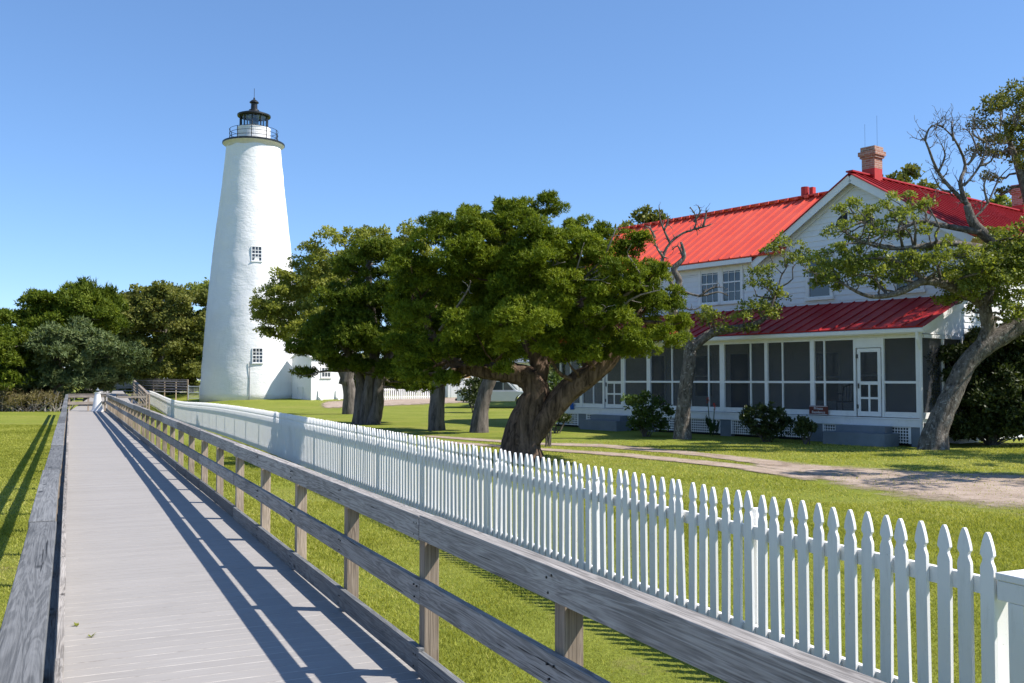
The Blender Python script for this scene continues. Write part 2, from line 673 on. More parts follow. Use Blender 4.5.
def ground_mat():
    m, nt, b = mat_new('lawn')
    tc = nd(nt, 'ShaderNodeTexCoord')
    o = tc.outputs['Object']
    n1 = noise_n(nt, o, .35, 5, .6)
    n2 = noise_n(nt, o, 3.0, 6, .7)
    n3 = noise_n(nt, o, 28, 5, .75)
    r1 = ramp(nt, [(.3, (.155, .195, .03)), (.5, (.23, .265, .045)), (.72, (.33, .31, .09))])
    nt.links.new(n1.outputs[0], r1.inputs[0])
    r2 = ramp(nt, [(.3, (.125, .17, .022)), (.7, (.25, .29, .052))])
    nt.links.new(n2.outputs[0], r2.inputs[0])
    c = mixc(nt, .5, r1.outputs[0], r2.outputs[0])
    r3 = ramp(nt, [(.3, (.45, .45, .4)), (.7, (1.35, 1.3, 1.15))])
    nt.links.new(n3.outputs[0], r3.inputs[0])
    c = mixc(nt, .8, c, r3.outputs[0], 'MULTIPLY')
    # bare sandy patches of thin turf
    n5 = noise_n(nt, o, .9, 8, .75, .4)
    r5 = ramp(nt, [(.58, (0, 0, 0)), (.70, (.75, .75, .75))])
    nt.links.new(n5.outputs[0], r5.inputs[0])
    c = mixc(nt, r5.outputs[0], c, (.23, .19, .085))
    nt.links.new(c, b.inputs['Base Color'])
    b.inputs['Roughness'].default_value = .9
    b.inputs['Specular IOR Level'].default_value = .1
    bump(nt, b, n3.outputs[0], .8, .04)
    return m


M['ground'] = ground_mat()


def lane_mat():
    m, nt, b = mat_new('sandy_lane')
    tc = nd(nt, 'ShaderNodeTexCoord')
    o = tc.outputs['Object']
    n2 = noise_n(nt, o, 2.0, 6, .7)
    n3 = noise_n(nt, o, 30, 5, .7)
    r2 = ramp(nt, [(.3, (.29, .22, .165)), (.7, (.47, .385, .315))])
    nt.links.new(n2.outputs[0], r2.inputs[0])
    r3 = ramp(nt, [(.3, (.6, .6, .6)), (.7, (1.2, 1.2, 1.2))])
    nt.links.new(n3.outputs[0], r3.inputs[0])
    c = mixc(nt, .7, r2.outputs[0], r3.outputs[0], 'MULTIPLY')
    nt.links.new(c, b.inputs['Base Color'])
    b.inputs['Roughness'].default_value = .95
    b.inputs['Specular IOR Level'].default_value = .1
    bump(nt, b, n3.outputs[0], .6, .02)
    # ragged grassy margin: coverage falls off across the strip
    at_ = nd(nt, 'ShaderNodeAttribute', attribute_name='tint')
    n1 = noise_n(nt, o, 1.5, 9, .8)
    ad = nd(nt, 'ShaderNodeMath', operation='ADD')
    nt.links.new(at_.outputs['Fac'], ad.inputs[0]); nt.links.new(n1.outputs[0], ad.inputs[1])
    rr = ramp(nt, [(.93, (0, 0, 0)), (1.0, (1, 1, 1))])
    mr = nd(nt, 'ShaderNodeMapRange')
    mr.inputs[1].default_value = .80
    mr.inputs[2].default_value = 1.06
    nt.links.new(ad.outputs[0], mr.inputs[0])
    tr = nd(nt, 'ShaderNodeBsdfTransparent')
    mx = nd(nt, 'ShaderNodeMixShader')
    nt.links.new(mr.outputs[0], mx.inputs[0])
    nt.links.new(tr.outputs[0], mx.inputs[1])
    nt.links.new(b.outputs[0], mx.inputs[2])
    nt.links.new(mx.outputs[0], nt.nodes['Material Output'].inputs['Surface'])
    return m


M['lane'] = lane_mat()
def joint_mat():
    m, nt, b = mat_new('joint_strip')
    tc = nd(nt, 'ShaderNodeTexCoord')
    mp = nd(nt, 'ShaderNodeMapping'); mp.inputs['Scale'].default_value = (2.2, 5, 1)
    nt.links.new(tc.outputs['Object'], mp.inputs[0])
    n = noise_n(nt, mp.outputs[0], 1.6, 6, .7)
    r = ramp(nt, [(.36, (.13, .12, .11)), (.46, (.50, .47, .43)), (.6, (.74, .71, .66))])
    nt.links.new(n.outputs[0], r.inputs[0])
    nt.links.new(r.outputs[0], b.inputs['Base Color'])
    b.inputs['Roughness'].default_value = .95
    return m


M['joint'] = joint_mat()
M['grass'] = foliage_mat('grass_blades', (.215, .24, .04), (.36, .385, .07), (.52, .49, .17), .38, .08)
M['cedar'] = foliage_mat('cedar_foliage', (.065, .10, .008), (.14, .185, .014), (.22, .27, .028), .32, .1)
M['cedar_dk'] = foliage_mat('cedar_foliage_dark', (.05, .08, .009), (.10, .14, .014), (.17, .21, .026), .32, .1)
M['cedar_bl'] = foliage_mat('cedar_foliage_blue', (.06, .09, .036), (.125, .165, .068), (.21, .25, .105), .28, .1)
M['oak'] = foliage_mat('oak_leaves', (.10, .13, .022), (.20, .245, .042), (.32, .36, .08), .42, .3)
M['oak_lt'] = foliage_mat('oak_leaves_bright', (.05, .08, .012), (.11, .15, .02), (.22, .26, .04), .3, .4)
M['oak_ol'] = foliage_mat('oak_leaves_olive', (.09, .105, .025), (.17, .19, .045), (.27, .27, .08), .36, .12)
M['oak_pale'] = foliage_mat('oak_leaves_pale', (.13, .15, .03), (.25, .28, .055), (.38, .39, .10), .45, .12)
M['dry'] = foliage_mat('dry_weeds', (.11, .09, .045), (.20, .17, .08), (.30, .27, .12), .3, .1)
M['shrub'] = foliage_mat('shrub_leaves', (.03, .06, .01), (.06, .10, .016), (.11, .17, .03), .25, .35)
M['shrub_dk'] = foliage_mat('shrub_leaves_dark', (.02, .035, .008), (.04, .06, .014), (.09, .11, .03), .25, .3)
M['bark_cedar'] = bark('cedar_bark', (.03, .02, .014), (.20, .14, .10), 9, .13)
M['bark_dark'] = bark('dark_bark', (.055, .048, .042), (.20, .175, .155), 6, .2)
M['bark_oak'] = bark('oak_bark', (.05, .043, .036), (.22, .195, .165), 11, .3, patch=(.34, .33, .30))
M['bark_twig'] = bark('bleached_twigs', (.15, .13, .11), (.32, .29, .26), 7, .3)
M['bark_dead'] = bark('dead_grey_wood', (.22, .20, .18), (.46, .43, .39), 7, .3)

# ------------------------------------------------------------------ ground
def axis(lo, hi, fine_lo, fine_hi, step):
    a = list(np.arange(fine_lo, fine_hi + 1e-6, step))
    x = fine_hi; s = step
    while x < hi:
        s *= 1.5; x += s; a.append(x)
    x = fine_lo; s = step
    while x > lo:
        s *= 1.5; x -= s; a.insert(0, x)
    return np.array(a)


xs = axis(-2500, 2500, -60, 60, 1.5)
ys = axis(-300, 3500, -8, 110, 1.5)
V = [(x, y, gz(x, y)) for y in ys for x in xs]
nx = len(xs)
Fq = [(j * nx + i, j * nx + i + 1, (j + 1) * nx + i + 1, (j + 1) * nx + i) for j in range(len(ys) - 1) for i in range(nx - 1)]
g = np_mesh('ground', V, Fq, M['ground'])
props(g, kind='structure')


def lane(name, upper, lower, n=60, zoff=.012, m='lane'):
    """strip between two pixel edge lines laid on the ground; 'tint' carries how worn it is across"""
    def res(pl):
        pl = [onground(*p) for p in pl]
        L = [0]
        for a, b in zip(pl, pl[1:]): L.append(L[-1] + (b - a).length)
        out = []
        for k in range(n + 1):
            t = L[-1] * k / n
            for i in range(len(pl) - 1):
                if t <= L[i + 1] + 1e-6:
                    out.append(pl[i].lerp(pl[i + 1], (t - L[i]) / (L[i + 1] - L[i]))); break
        return out
    U, Lw = res(upper), res(lower)
    Vv, Ff, T = [], [], []
    k = 9
    for i in range(n + 1):
        for j in range(k):
            t = j / (k - 1)
            p = U[i].lerp(Lw[i], -.15 + 1.3 * t)
            Vv.append((p.x, p.y, gz(p.x, p.y) + zoff))
            e = min(t, 1 - t) * 2
            T.append(min(1, e * 1.5) * .64 * min(1, i / 4 + .3, (n - i) / 4 + .3))
    for i in range(n):
        for j in range(k - 1):
            a = i * k + j
            Ff.append((a, a + 1, a + k + 1, a + k))
    o = np_mesh(name, Vv, Ff, M[m], tint=T)
    props(o, kind='structure')
    return [(p.x, p.y) for p in U], [(p.x, p.y) for p in Lw]


LANES = []
LANES.append(lane('dirt_lane', [(760, 458), (820, 463), (890, 467), (960, 470), (1024, 471), (1150, 480), (1500, 500)], [(740, 466), (790, 473), (830, 486), (900, 501), (1024, 515), (1150, 535), (1500, 600)]))
LANES.append(lane('dirt_track', [(420, 434.0), (480, 438), (540, 442), (601, 443), (696, 451), (800, 462)], [(420, 436.5), (480, 441), (540, 445), (601, 447.5), (696, 456), (800, 470)], zoff=.016))
LANES.append(lane('dirt_track', [(420, 438.5), (480, 443), (540, 447.5), (620, 452), (729, 462), (830, 474)], [(420, 441), (480, 446), (540, 450.5), (620, 456.5), (729, 468), (830, 485)], zoff=.020))
LANES.append(lane('sandy_path', [(318, 405.8), (350, 405), (430, 403.8), (520, 402.5)], [(318, 409.5), (350, 409), (430, 407.4), (520, 406.2)], zoff=.024))

# grass blades: one patch of turf that nobody could count
def in_poly(px, py, poly):
    x, y = px, py
    ins = np.zeros(len(x), bool)
    j = len(poly) - 1
    for i in range(len(poly)):
        xi, yi = poly[i]; xj, yj = poly[j]
        c = ((yi > y) != (yj > y)) & (x < (xj - xi) * (y - yi) / (yj - yi + 1e-12) + xi)
        ins ^= c
        j = i
    return ins


def grass():
    rng = np.random.default_rng(3)
    pts = []
    def zone(n, y0, y1, x0f, x1f, p):
        Y = y0 + (y1 - y0) * rng.random(n) ** p
        a, b = x0f(Y), x1f(Y)
        X = a + (b - a) * rng.random(n)
        return np.stack([X, Y], 1)
    right = lambda Y: .56 * Y + 7
    lane_r = lambda Y: -.4603 * Y + 2.1
    z1 = zone(720000, 2.2, 15, lane_r, right, .75)
    z2 = zone(420000, 15, 30, lambda Y: -.44 * Y + 2.2, right, .8)
    z3 = zone(130000, 5, 40, lambda Y: -.56 * Y - .3, lambda Y: -.4603 * Y - .25, .9)
    P = np.concatenate([z1, z2, z3])
    keep = np.ones(len(P), bool)
    for U, L in LANES[:3]:
        poly = U + L[::-1]
        i = in_poly(P[:, 0], P[:, 1], poly)
        keep &= ~(i & (rng.random(len(P)) < .84))
    # house footprint and beyond
    rel = P - np.array([11.6, 27.2])
    w = rel @ np.array([.786, .618]); u = rel @ np.array([-.618, .786])
    keep &= ~((w > -.6) & (u > -1) & (u < 18))
    # patchiness
    def vnoise(cell, seed):
        g_ = np.random.default_rng(seed).random((400, 400))
        q = P / cell + 150
        i0 = np.floor(q).astype(int) % 399; f = q - np.floor(q)
        f = f * f * (3 - 2 * f)
        a, b = i0[:, 0], i0[:, 1]
        return (g_[a, b] * (1 - f[:, 0]) + g_[a + 1, b] * f[:, 0]) * (1 - f[:, 1]) + (g_[a, b + 1] * (1 - f[:, 0]) + g_[a + 1, b + 1] * f[:, 0]) * f[:, 1]
    pn = .5 * vnoise(1.7, 1) + .3 * vnoise(.55, 2) + .2 * vnoise(.18, 4)
    dry = np.clip((P[:, 1] + .7 * P[:, 0] - 12) / 12, 0, 1) * (P @ np.array([.9084, .4181]) > 4)
    edge = np.clip((.56 * P[:, 1] + 7 - P[:, 0]) / 6, 0, 1) * np.clip((30.5 - P[:, 1]) / 5 + (P @ np.array([.9084, .4181]) < 0) * 9, 0, 1)
    keep &= rng.random(len(P)) < edge
    keep &= rng.random(len(P)) < np.clip(1.35 - 1.15 * pn - .38 * dry, .08, 1)
    P = P[keep]; pn = pn[keep]; dry = dry[keep]
    n = len(P)
    d = np.linalg.norm(P, axis=1)
    sc_ = np.clip(d / 9, .8, 2.6)
    h = (.012 + .022 * rng.random(n)) * np.clip(sc_, .9, 1.3) * (1.25 - .5 * pn)
    wd = (.003 + .003 * rng.random(n)) * sc_
    an = rng.random(n) * 6.283
    lx, ly = rng.normal(0, .75, n) * h, rng.normal(0, .75, n) * h
    z = np.array([gz(x, y) for x, y in P])
    c, s = np.cos(an) * wd, np.sin(an) * wd
    Vv = np.empty((n, 3, 3), np.float32)
    Vv[:, 0] = np.stack([P[:, 0] - c, P[:, 1] - s, z - .004], 1)
    Vv[:, 1] = np.stack([P[:, 0] + c, P[:, 1] + s, z - .004], 1)
    Vv[:, 2] = np.stack([P[:, 0] + lx, P[:, 1] + ly, z + h], 1)
    t = np.clip(.02 + .75 * pn + .26 * dry + rng.normal(0, .2, n), 0, 1)
    o = np_mesh('grass', Vv.reshape(-1, 3), np.arange(3 * n).reshape(-1, 3), M['grass'], tint=np.repeat(t, 3))
    props(o, 'short mown green grass of the lawn on both sides of the boardwalk', 'grass', kind='stuff')


grass()

# ------------------------------------------------------------------ boardwalk (local x to the right across it, y along it)
BW_ANG = math.atan2(.4181, .9084)
BW_LEN = 57.6
def boardwalk():
    mb = MB()
    r = random.Random(1)
    y = -4.0
    while y < BW_LEN:
        h = r.uniform(-.0005, .0005)
        mb.box((-.06, y, -.019 + h), (1.90 + r.uniform(-.01, .01), y + .1345, h))
        y += .1425
    o = mb.build('boardwalk_deck', M['deck'])
    o.rotation_euler = (0, 0, BW_ANG)
    props(o, kind='structure')
    js = MB().box((-.05, -4, -.02), (1.89, BW_LEN - .02, -.0012)).build('joint_strip', M['joint'])  # pale strip added under the boards so the gaps read as bright lines
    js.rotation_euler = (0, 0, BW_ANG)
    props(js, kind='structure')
    mb = MB()
    mb.box((-.185, -4, -.15), (-.052, BW_LEN, -.03))
    for x in (-.04, .9, 1.80):
        mb.box((x, -4, -.17), (x + .04, BW_LEN, -.024))
    o2 = mb.build('boardwalk_frame', M['capdark'])
    o2.rotation_euler = (0, 0, BW_ANG)
    props(o2, kind='structure')


boardwalk()


def wbox(name, parent, mat, a, b, jit=0, r=rnd):
    """a board as its own mesh centred on its own origin, with a slight misfit"""
    a, b = Vector(a), Vector(b)
    c = (a + b) / 2
    mb = MB().box(a - c, b - c)
    o = mb.build(name, mat, parent, bevel=.004)
    o.location = c + Vector((r.uniform(-jit, jit), 0, r.uniform(-jit, jit)))
    if jit:
        L = max(b - a)
        o.rotation_euler = (r.uniform(-1, 1) * jit / L * 1.4, 0, r.uniform(-1, 1) * jit / L * 1.2)
    return o


def railing_right():
    t = thing('wooden_railing', 'long weathered grey plank railing between the boardwalk and the white picket fence', 'railing', (0, 0, 0), BW_ANG)
    r = random.Random(5)
    s0 = 4.06 / .9084 - .84 * 1 - 1.68 * 4 + .1
    posts = []
    s = 3.59 - 1.71 * 3
    while s < BW_LEN + .3:
        posts.append(s); s += 1.71
    for s in posts:
        o = wbox('post', t, M['post'], (1.870, s - .045, -.3), (1.960, s + .045, .875), .004, r)
    # boards span two bays; joints sit on a post
    js = [5.24 + 3.42 * (k - 3) for k in range(20)]
    for a in js:
        b = min(a + 3.42, BW_LEN)
        if b - a < .5: continue
        wbox('top_rail', t, M['rail'], (1.830, a + .003, .782), (1.868, b - .003, .922), .006, r)
        wbox('top_rail', t, M['rail'], (1.962, a + .003, .735), (2.0, b - .003, .868), .004, r)
        wbox('cap_board', t, M['rail'], (1.8695, a + .003, .880), (1.935, b - .003, .918), .003, r)
        wbox('mid_rail', t, M['rail'], (1.830, a + .003, .42), (1.868, b - .003, .56), .007, r)
        wbox('toe_board', t, M['capdark'], (1.830, a + .003, .022), (1.868, b - .003, .162), .007, r)
    nail = None
    for s in posts:
        if s < 1.5 or s > 12: continue
        for zc in (.85, .49, .09):
            for dy, dz in ((-.02, .035), (.02, -.035), (.025, .03)):
                if nail is None:
                    nail = MB().tube([(-.0105, 0, 0), (.001, 0, 0)], .0055, 6).build('nail', M['black'], t)
                    o = nail
                else:
                    o = nail.copy(); COL.objects.link(o); o.parent = t
                o.location = (1.832, s + dy + r.uniform(-.008, .008), zc + dz + r.uniform(-.008, .008))
    return t


def railing_left():
    t = thing('wooden_railing', 'grey railing with a broad flat cap on the open lawn side of the boardwalk', 'railing', (0, 0, 0), BW_ANG)
    r = random.Random(9)
    s = 1.2 - 1.68 * 3
    while s < BW_LEN:
        wbox('post', t, M['post'], (-.180, s - .045, -.3), (-.105, s + .045, .874), .002, r)
        s += 1.68
    a = 1.2 - 1.68 * 3 - .3
    while a < BW_LEN - .5:
        b = min(a + 3.36, BW_LEN)
        wbox('cap_board', t, M['capdark'], (-.192, a + .003, .880), (-.058, b - .003, .920), .006, r)
        wbox('mid_rail', t, M['rail'], (-.222, a + .003, .42), (-.184, b - .003, .56), .004, r)
        wbox('toe_board', t, M['rail'], (-.05, a + .003, .022), (-.008, b - .003, .162), .005, r)
        a += 3.36
    return t


railing_right()
railing_left()


def end_rail():
    t = thing('wooden_railing', 'short sunlit plank railing closing the far end of the boardwalk', 'railing', (0, 0, 0), BW_ANG)
    y = BW_LEN + .05
    for x in (-.05, .9, 1.75):
        wbox('post', t, M['post'], (x, y + .04, -.3), (x + .09, y + .13, .87))
    wbox('top_rail', t, M['railx'], (-.08, y, .74), (1.86, y + .038, .90))
    wbox('mid_rail', t, M['railx'], (-.08, y, .36), (1.86, y + .038, .52))
    wbox('cap_board', t, M['railx'], (-.1, y - .02, .902), (1.88, y + .14, .94))
    return t


end_rail()


def rail_run(name, label, p, q, zp, zq, n_posts, boards, mat='railx', group=None, h=.95):
    """a plank railing from ground point p to q (deck heights zp, zq)"""
    p, q = Vector((p[0], p[1], 0)), Vector((q[0], q[1], 0))
    d = q - p
    L = d.length
    ang = math.atan2(d.y, d.x)
    t = thing(name, label, 'railing', (p.x, p.y, zp), ang, group)
    dz = zq - zp
    for k in range(n_posts):
        x = L * k / (n_posts - 1)
        z = dz * k / (n_posts - 1)
        wbox('post', t, M['post'], (x - .045, .03, z - 1.0), (x + .045, .12, z + h))
    sl = math.atan2(dz, L)
    for (z, w) in boards:
        o = wbox('rail_board', t, M[mat], (0, -.02, z - w / 2), (L, .02, z + w / 2))
        o.location.z += dz / 2
        o.rotation_euler = (0, -sl, 0)
    o = wbox('cap_board', t, M[mat], (-.03, -.05, h + .005), (L + .03, .13, h + .045))
    o.location.z += dz / 2
    o.rotation_euler = (0, -sl, 0)
    return t


B4 = [(.14, .15), (.38, .13), (.6, .13), (.82, .15)]
pA, pB, pC = at(103, 385, 95), at(132, 385, 90), at(187, 385, 82)
rail_run('wooden_railing', 'far grey railing of close planks under the trees left of the sloping ramp', pA, pB, .75, .85, 5, B4 + [(.27, .06), (.49, .06), (.71, .06)])
rail_run('wooden_railing', 'far grey railing with tall posts between the ramp and the lighthouse gate', pB, pC, .85, .75, 6, B4)
pD = at(148, 395, 57)
rail_run('wooden_railing', 'sloping grey ramp railing running down from the far railing to the fence', (pB.x, pB.y), (pD.x, pD.y), .82, -.12, 9, B4)
pE, pF = at(117, 395, 56), at(146.5, 395, 56.5)
rail_run('wooden_railing', 'single low grey railing crossing beside the far end of the boardwalk', (pE.x, pE.y), (pF.x, pF.y), -.1, -.1, 3, [(.82, .15), (.35, .13)])

# deck of the far ramp and landing
def landing():
    mb = MB()
    a, b, c, d = Vector((pA.x, pA.y)), Vector((pC.x, pC.y)), None, None
    off = Vector((.5, -1.6))
    poly = [(pA.x, pA.y, .62), (pB.x + .3, pB.y - 1.6, .70), (pB.x, pB.y - .1, .70)]
    mb.prism([(pA.x + .3, pA.y - 1.8, .70), (pC.x, pC.y - 1.8, .66), (pC.x, pC.y - .02, .66), (pA.x, pA.y - .02, .70)], (0, 0, .05))
    o = mb.build('boardwalk_landing', M['deck'])
    props(o, kind='structure')
    mb = MB()
    e = B_end
    mb.prism([(e.x, e.y, -.03), (e.x + 1.7, e.y + .8, -.03), (pD.x - .1, pD.y, -.03), (pB.x - .2, pB.y - 1.8, .71), (pB.x - 2.2, pB.y - 1.8, .71)], (0, 0, .03))
    o = mb.build('boardwalk_ramp', M['deck'])
    props(o, kind='structure')


B_end = Vector((-.4181 * BW_LEN, .9084 * BW_LEN))
landing()


def lighthouse_gate():
    p = at(188, 385, 81)
    t = thing('white_gate', 'white lattice gate between the grey railing and the foot of the lighthouse', 'gate', (p.x, p.y, gz(p.x, p.y)), 0)
    fr = MB()
    for x in (0, .95): fr.box((x, 0, 0), (x + .07, .05, 1.25))
    for z in (.12, .6, 1.12): fr.box((.07, 0, z), (.95, .05, z + .07))
    fr.build('frame', M['white'], t)
    la = MB()
    for k in range(9):
        la.bar((.1 + k * .1, .02, .2), (.1 + k * .1, .02, 1.1), .02, .012, (0, 1, 0))
    la.build('bars', M['white'], t)


lighthouse_gate()

# ------------------------------------------------------------------ picket fence
FDIR = Vector((-.4406, 1)).normalized()
F_L = 4.72


def fence_pt(s):
    """point on the fence line, s metres from the near end"""
    Y = 4.74 + s * FDIR.y
    return Vector((-.4406 * Y + F_L, Y))


PICKET_H = 1.075


def picket_poly(w=.041, h=PICKET_H):
    half = [(w, 0), (w, h - .19), (w * .93, h - .175), (w * .66, h - .150), (w * .62, h - .140), (w * .66, h - .132),
            (w * .98, h - .116), (w * .95, h - .10), (w * .80, h - .072), (w * .57, h - .040), (w * .32, h - .013), (w * .12, h)]
    return half + [(-x, z) for x, z in half[::-1]]


def picket_fence():
    p0 = fence_pt(0)
    ang = math.atan2(FDIR.y, FDIR.x) - math.pi / 2
    z0 = gz(*p0)
    t = thing('picket_fence', 'long white picket fence running beside the boardwalk towards the lighthouse', 'fence', (p0.x, p0.y, z0), ang)
    LEN = 90.0
    r = random.Random(3)
    zf = lambda s: gz(*fence_pt(s)) - z0
    poly = picket_poly()
    me = None
    pitch = .1405
    n = int(LEN / pitch)
    far = MB()
    for k in range(n):
        s = .33 + k * pitch
        z = zf(s) + .035 + r.gauss(0, .0035)
        if k < 100:
            if me is None:
                mb = MB().prism([(0, y, zz) for y, zz in poly], (-.021, 0, 0))
                o = mb.build('picket', M['fence'], t)
                me = o.data
            else:
                o = bpy.data.objects.new('picket', me)
                COL.objects.link(o); o.parent = t
            o.location = (-.022, s, z)
            o.rotation_euler = (r.gauss(0, .007), r.gauss(0, .005), r.uniform(-.05, .05))
        else:
            far.prism([(-.022, s + y, z + zz) for y, zz in poly], (-.021, 0, 0))
    o = far.build('pickets', M['fence'], t)
    o['kind'] = 'stuff'
    s = 0.0
    P = []
    while s < LEN + .5:
        P.append(s); s += 2.36
    for i, s in enumerate(P):
        z = zf(s)
        if i == 0: continue
        MB().box((.045, s - .045, z - .3), (.135, s + .045, z + .98)).build('post', M['fence'], t)
    for a, b in zip(P, P[1:]):
        for zr in (.13, .825):
            za, zb = zf(a) + zr, zf(b) + zr
            if a == 0:
                za = zb = zf(0) + zr
            MB().bar((0.001, a + .002, za), (0.001, b - .002, zb), .038, .089).build('rail', M['fence'], t)
    # near end: broad gate post with a flat cap board
    MB().box((.02, .32, -.3), (.14, .42, .80)).build('gate_post', M['fence'], t)
    MB().box((-.05, -.6, .876), (.20, .27, .915)).build('cap_board', M['fence'], t, bevel=.005)
    MB().box((-.045, -.6, .775), (-.020, .265, .874)).build('apron_board', M['fence'], t, bevel=.004)
    MB().box((-.043, .115, .0), (-.022, .205, .774)).build('end_board', M['fence'], t, bevel=.004)


picket_fence()


def far_fence():
    p, q = at(374, 390, 71), at(437, 390, 74)
    d = Vector((q.x - p.x, q.y - p.y)); L = d.length
    t = thing('picket_fence', 'short low white picket fence under the trees beside the white garage', 'fence', (p.x, p.y, gz(p.x, p.y)), math.atan2(d.y, d.x))
    for k in range(int(L / .16)):
        MB().prism([(k * .16 - .045, 0, 0), (k * .16 + .045, 0, 0), (k * .16 + .045, 0, .86), (k * .16, 0, .98), (k * .16 - .045, 0, .86)], (0, -.02, 0)).build('picket', M['fence'], t)
    for z in (.2, .75): MB().box((-.05, .002, z), (L, .04, z + .09)).build('rail', M['fence'], t)
    for k in range(3): MB().box((k * 2.3 - .05, .042, 0), (k * 2.3 + .05, .14, 1.03)).build('post', M['fence'], t)


far_fence()

# ------------------------------------------------------------------ lighthouse
def lighthouse():
    Y = 76.0
    p = at(251, 397, Y)
    gx, gy = p.x, p.y
    zb = gz(gx, gy)
    a = math.atan2(-gx, gy)
    t = thing('lighthouse', 'tall tapering white lighthouse with a black lantern room on top', 'lighthouse', (gx, gy, zb), a)
    def zpx(py): return at(251, py, Y - 2).z - zb
    k = Y / F_PX
    prof_px = [(398, 49), (380, 48.4), (360, 47.0), (330, 45.0), (300, 42.7), (280, 41.0), (260, 39.2), (240, 37.0), (217, 34.4), (195, 31.9), (170, 29.2), (145, 26.7), (141, 26.6)]
    mb = MB()
    fine = []
    for (y0, r0), (y1, r1) in zip(prof_px, prof_px[1:]):
        m = max(1, int((y0 - y1) / 4))
        for i in range(m):
            f = i / m
            fine.append(((r0 + (r1 - r0) * f) * k, zpx(y0 + (y1 - y0) * f)))
    fine.append((26.6 * k, zpx(141)))
    fine[0] = (fine[0][0], -.3)
    mb.lathe(fine, 96)
    # uneven rendered masonry
    mb.v = [(x + .05 * mnoise.noise(Vector((x * .9, y * .9, z * 1.1))) * x / max(.1, math.hypot(x, y)), y + .05 * mnoise.noise(Vector((x * .9, y * .9, z * 1.1))) * y / max(.1, math.hypot(x, y)), z) for x, y, z in mb.v]
    mb.build('tower', M['tower'], t, True)
    rad = lambda z: np.interp(z, [f[1] for f in fine], [f[0] for f in fine])
    z0 = zpx(143.5)
    MB().lathe([(26.45 * k, z0 - .05), (26.9 * k, z0 + .10), (27.9 * k, z0 + .22), (29.6 * k, z0 + .31), (30.0 * k, z0 + .33), (30.0 * k, z0 + .36)], 64).build('gallery_cornice', M['stone'], t, True)
    zt = z0 + .36
    MB().lathe([(30.5 * k, zt + .002), (30.5 * k, zt + .12), (29.6 * k, zt + .15)], 64).build('gallery_floor', M['black'], t)
    zt += .15
    zd = zpx(122)
    MB().lathe([(16.2 * k, zt), (16.2 * k, zd - .12), (16.5 * k, zd - .1), (16.5 * k, zd)], 48).build('watch_room', M['tower'], t)
    zl = zpx(109.5)
    MB().lathe([(13.4 * k, zd + .002), (13.4 * k, zl)], 10).build('lantern_glass', M['clear'], t)
    fr = MB()
    for i in range(10):
        a_ = 2 * math.pi * (i + .3) / 10
        fr.tube([(13.6 * k * math.cos(a_), 13.6 * k * math.sin(a_), zd), (13.6 * k * math.cos(a_), 13.6 * k * math.sin(a_), zl)], .06, 6)
    for z in (zd + .03, zl - .04):
        ring = [(13.6 * k * math.cos(2 * math.pi * i / 40), 13.6 * k * math.sin(2 * math.pi * i / 40), z) for i in range(41)]
        fr.tube(ring, .05, 6, cap=False)
    fr.build('lantern_frame', M['black'], t)
    MB().lathe([(.1, zd + .01), (.28, zd + .05), (.36, zd + .25), (.38, zd + .45), (.36, zd + .65), (.22, zd + .85)], 16).build('lens', M['glass'], t, True)
    zr = zl
    MB().lathe([(13.9 * k, zr - .02), (16.2 * k, zr - .05), (16.5 * k, zr + .0), (16.4 * k, zr + .10), (13 * k, zr + .20), (8 * k, zr + .34), (5.2 * k, zr + .42), (5.0 * k, zr + .52)], 40).build('lantern_roof', M['black'], t)
    zv = zr + .52
    MB().lathe([(4.6 * k, zv), (3.3 * k, zv + .06), (3.1 * k, zv + .45), (3.2 * k, zv + .52), (4.6 * k, zv + .58), (4.5 * k, zv + .64), (2.6 * k, zv + .78), (.9 * k, zv + .86), (.9 * k, zv + .96), (.3 * k, zv + 1.05)], 24).build('ventilator', M['black'], t)
    MB().tube([(0, 0, zv + 1.0), (0, 0, zv + 1.75)], .02, 6).build('lightning_rod', M['black'], t)
    rl = MB()
    R = 23.7 * k
    for i in range(10):
        a_ = 2 * math.pi * (i + .35) / 10
        rl.tube([(R * math.cos(a_), R * math.sin(a_), zt - .02), (R * math.cos(a_), R * math.sin(a_), zt + 1.0)], .035, 6)
    for z in (.35, .68, 1.0):
        rl.tube([(R * math.cos(2 * math.pi * i / 60), R * math.sin(2 * math.pi * i / 60), zt + z) for i in range(61)], .02, 6, cap=False)
    rl.build('gallery_railing', M['black'], t)
    # two small-paned windows on the side facing the boardwalk
    for (px, y0, y1) in ((254.2, 247, 263.5), (256, 348, 364)):
        zc, hh = (zpx(y0) + zpx(y1)) / 2, (zpx(y0) - zpx(y1)) / 2
        hw = .34
        hh *= .84
        off = (px - 251) * k + .05
        r = float(rad(zc))
        tilt = math.atan((rad(zc - 1) - rad(zc + 1)) / 2)
        Mx = Matrix.Translation((off, -math.sqrt(r * r - off * off) + .02, zc)) @ Matrix.Rotation(math.asin(off / r), 4, 'Z') @ Matrix.Rotation(-tilt, 4, 'X')
        f = MB()
        b_ = .05
        for (x0, x1, zz0, zz1) in ((-hw - b_, -hw, -hh - b_, hh + b_), (hw, hw + b_, -hh - b_, hh + b_), (-hw, hw, hh, hh + b_)):
            f.box((x0, -.062, zz0), (x1, .1, zz1), Mx)
        f.box((-hw - .08, -.10, -hh - b_ - .05), (hw + .08, .1, -hh - b_), Mx)
        f.box((-hw, -.06, -hh - b_), (hw, .1, -hh), Mx)
        w = f.build('window', M['tower'], t)
        MB().box((-hw, -.03, -hh), (hw, .05, hh), Mx).build('pane', M['glass'], w)
        mu = MB()
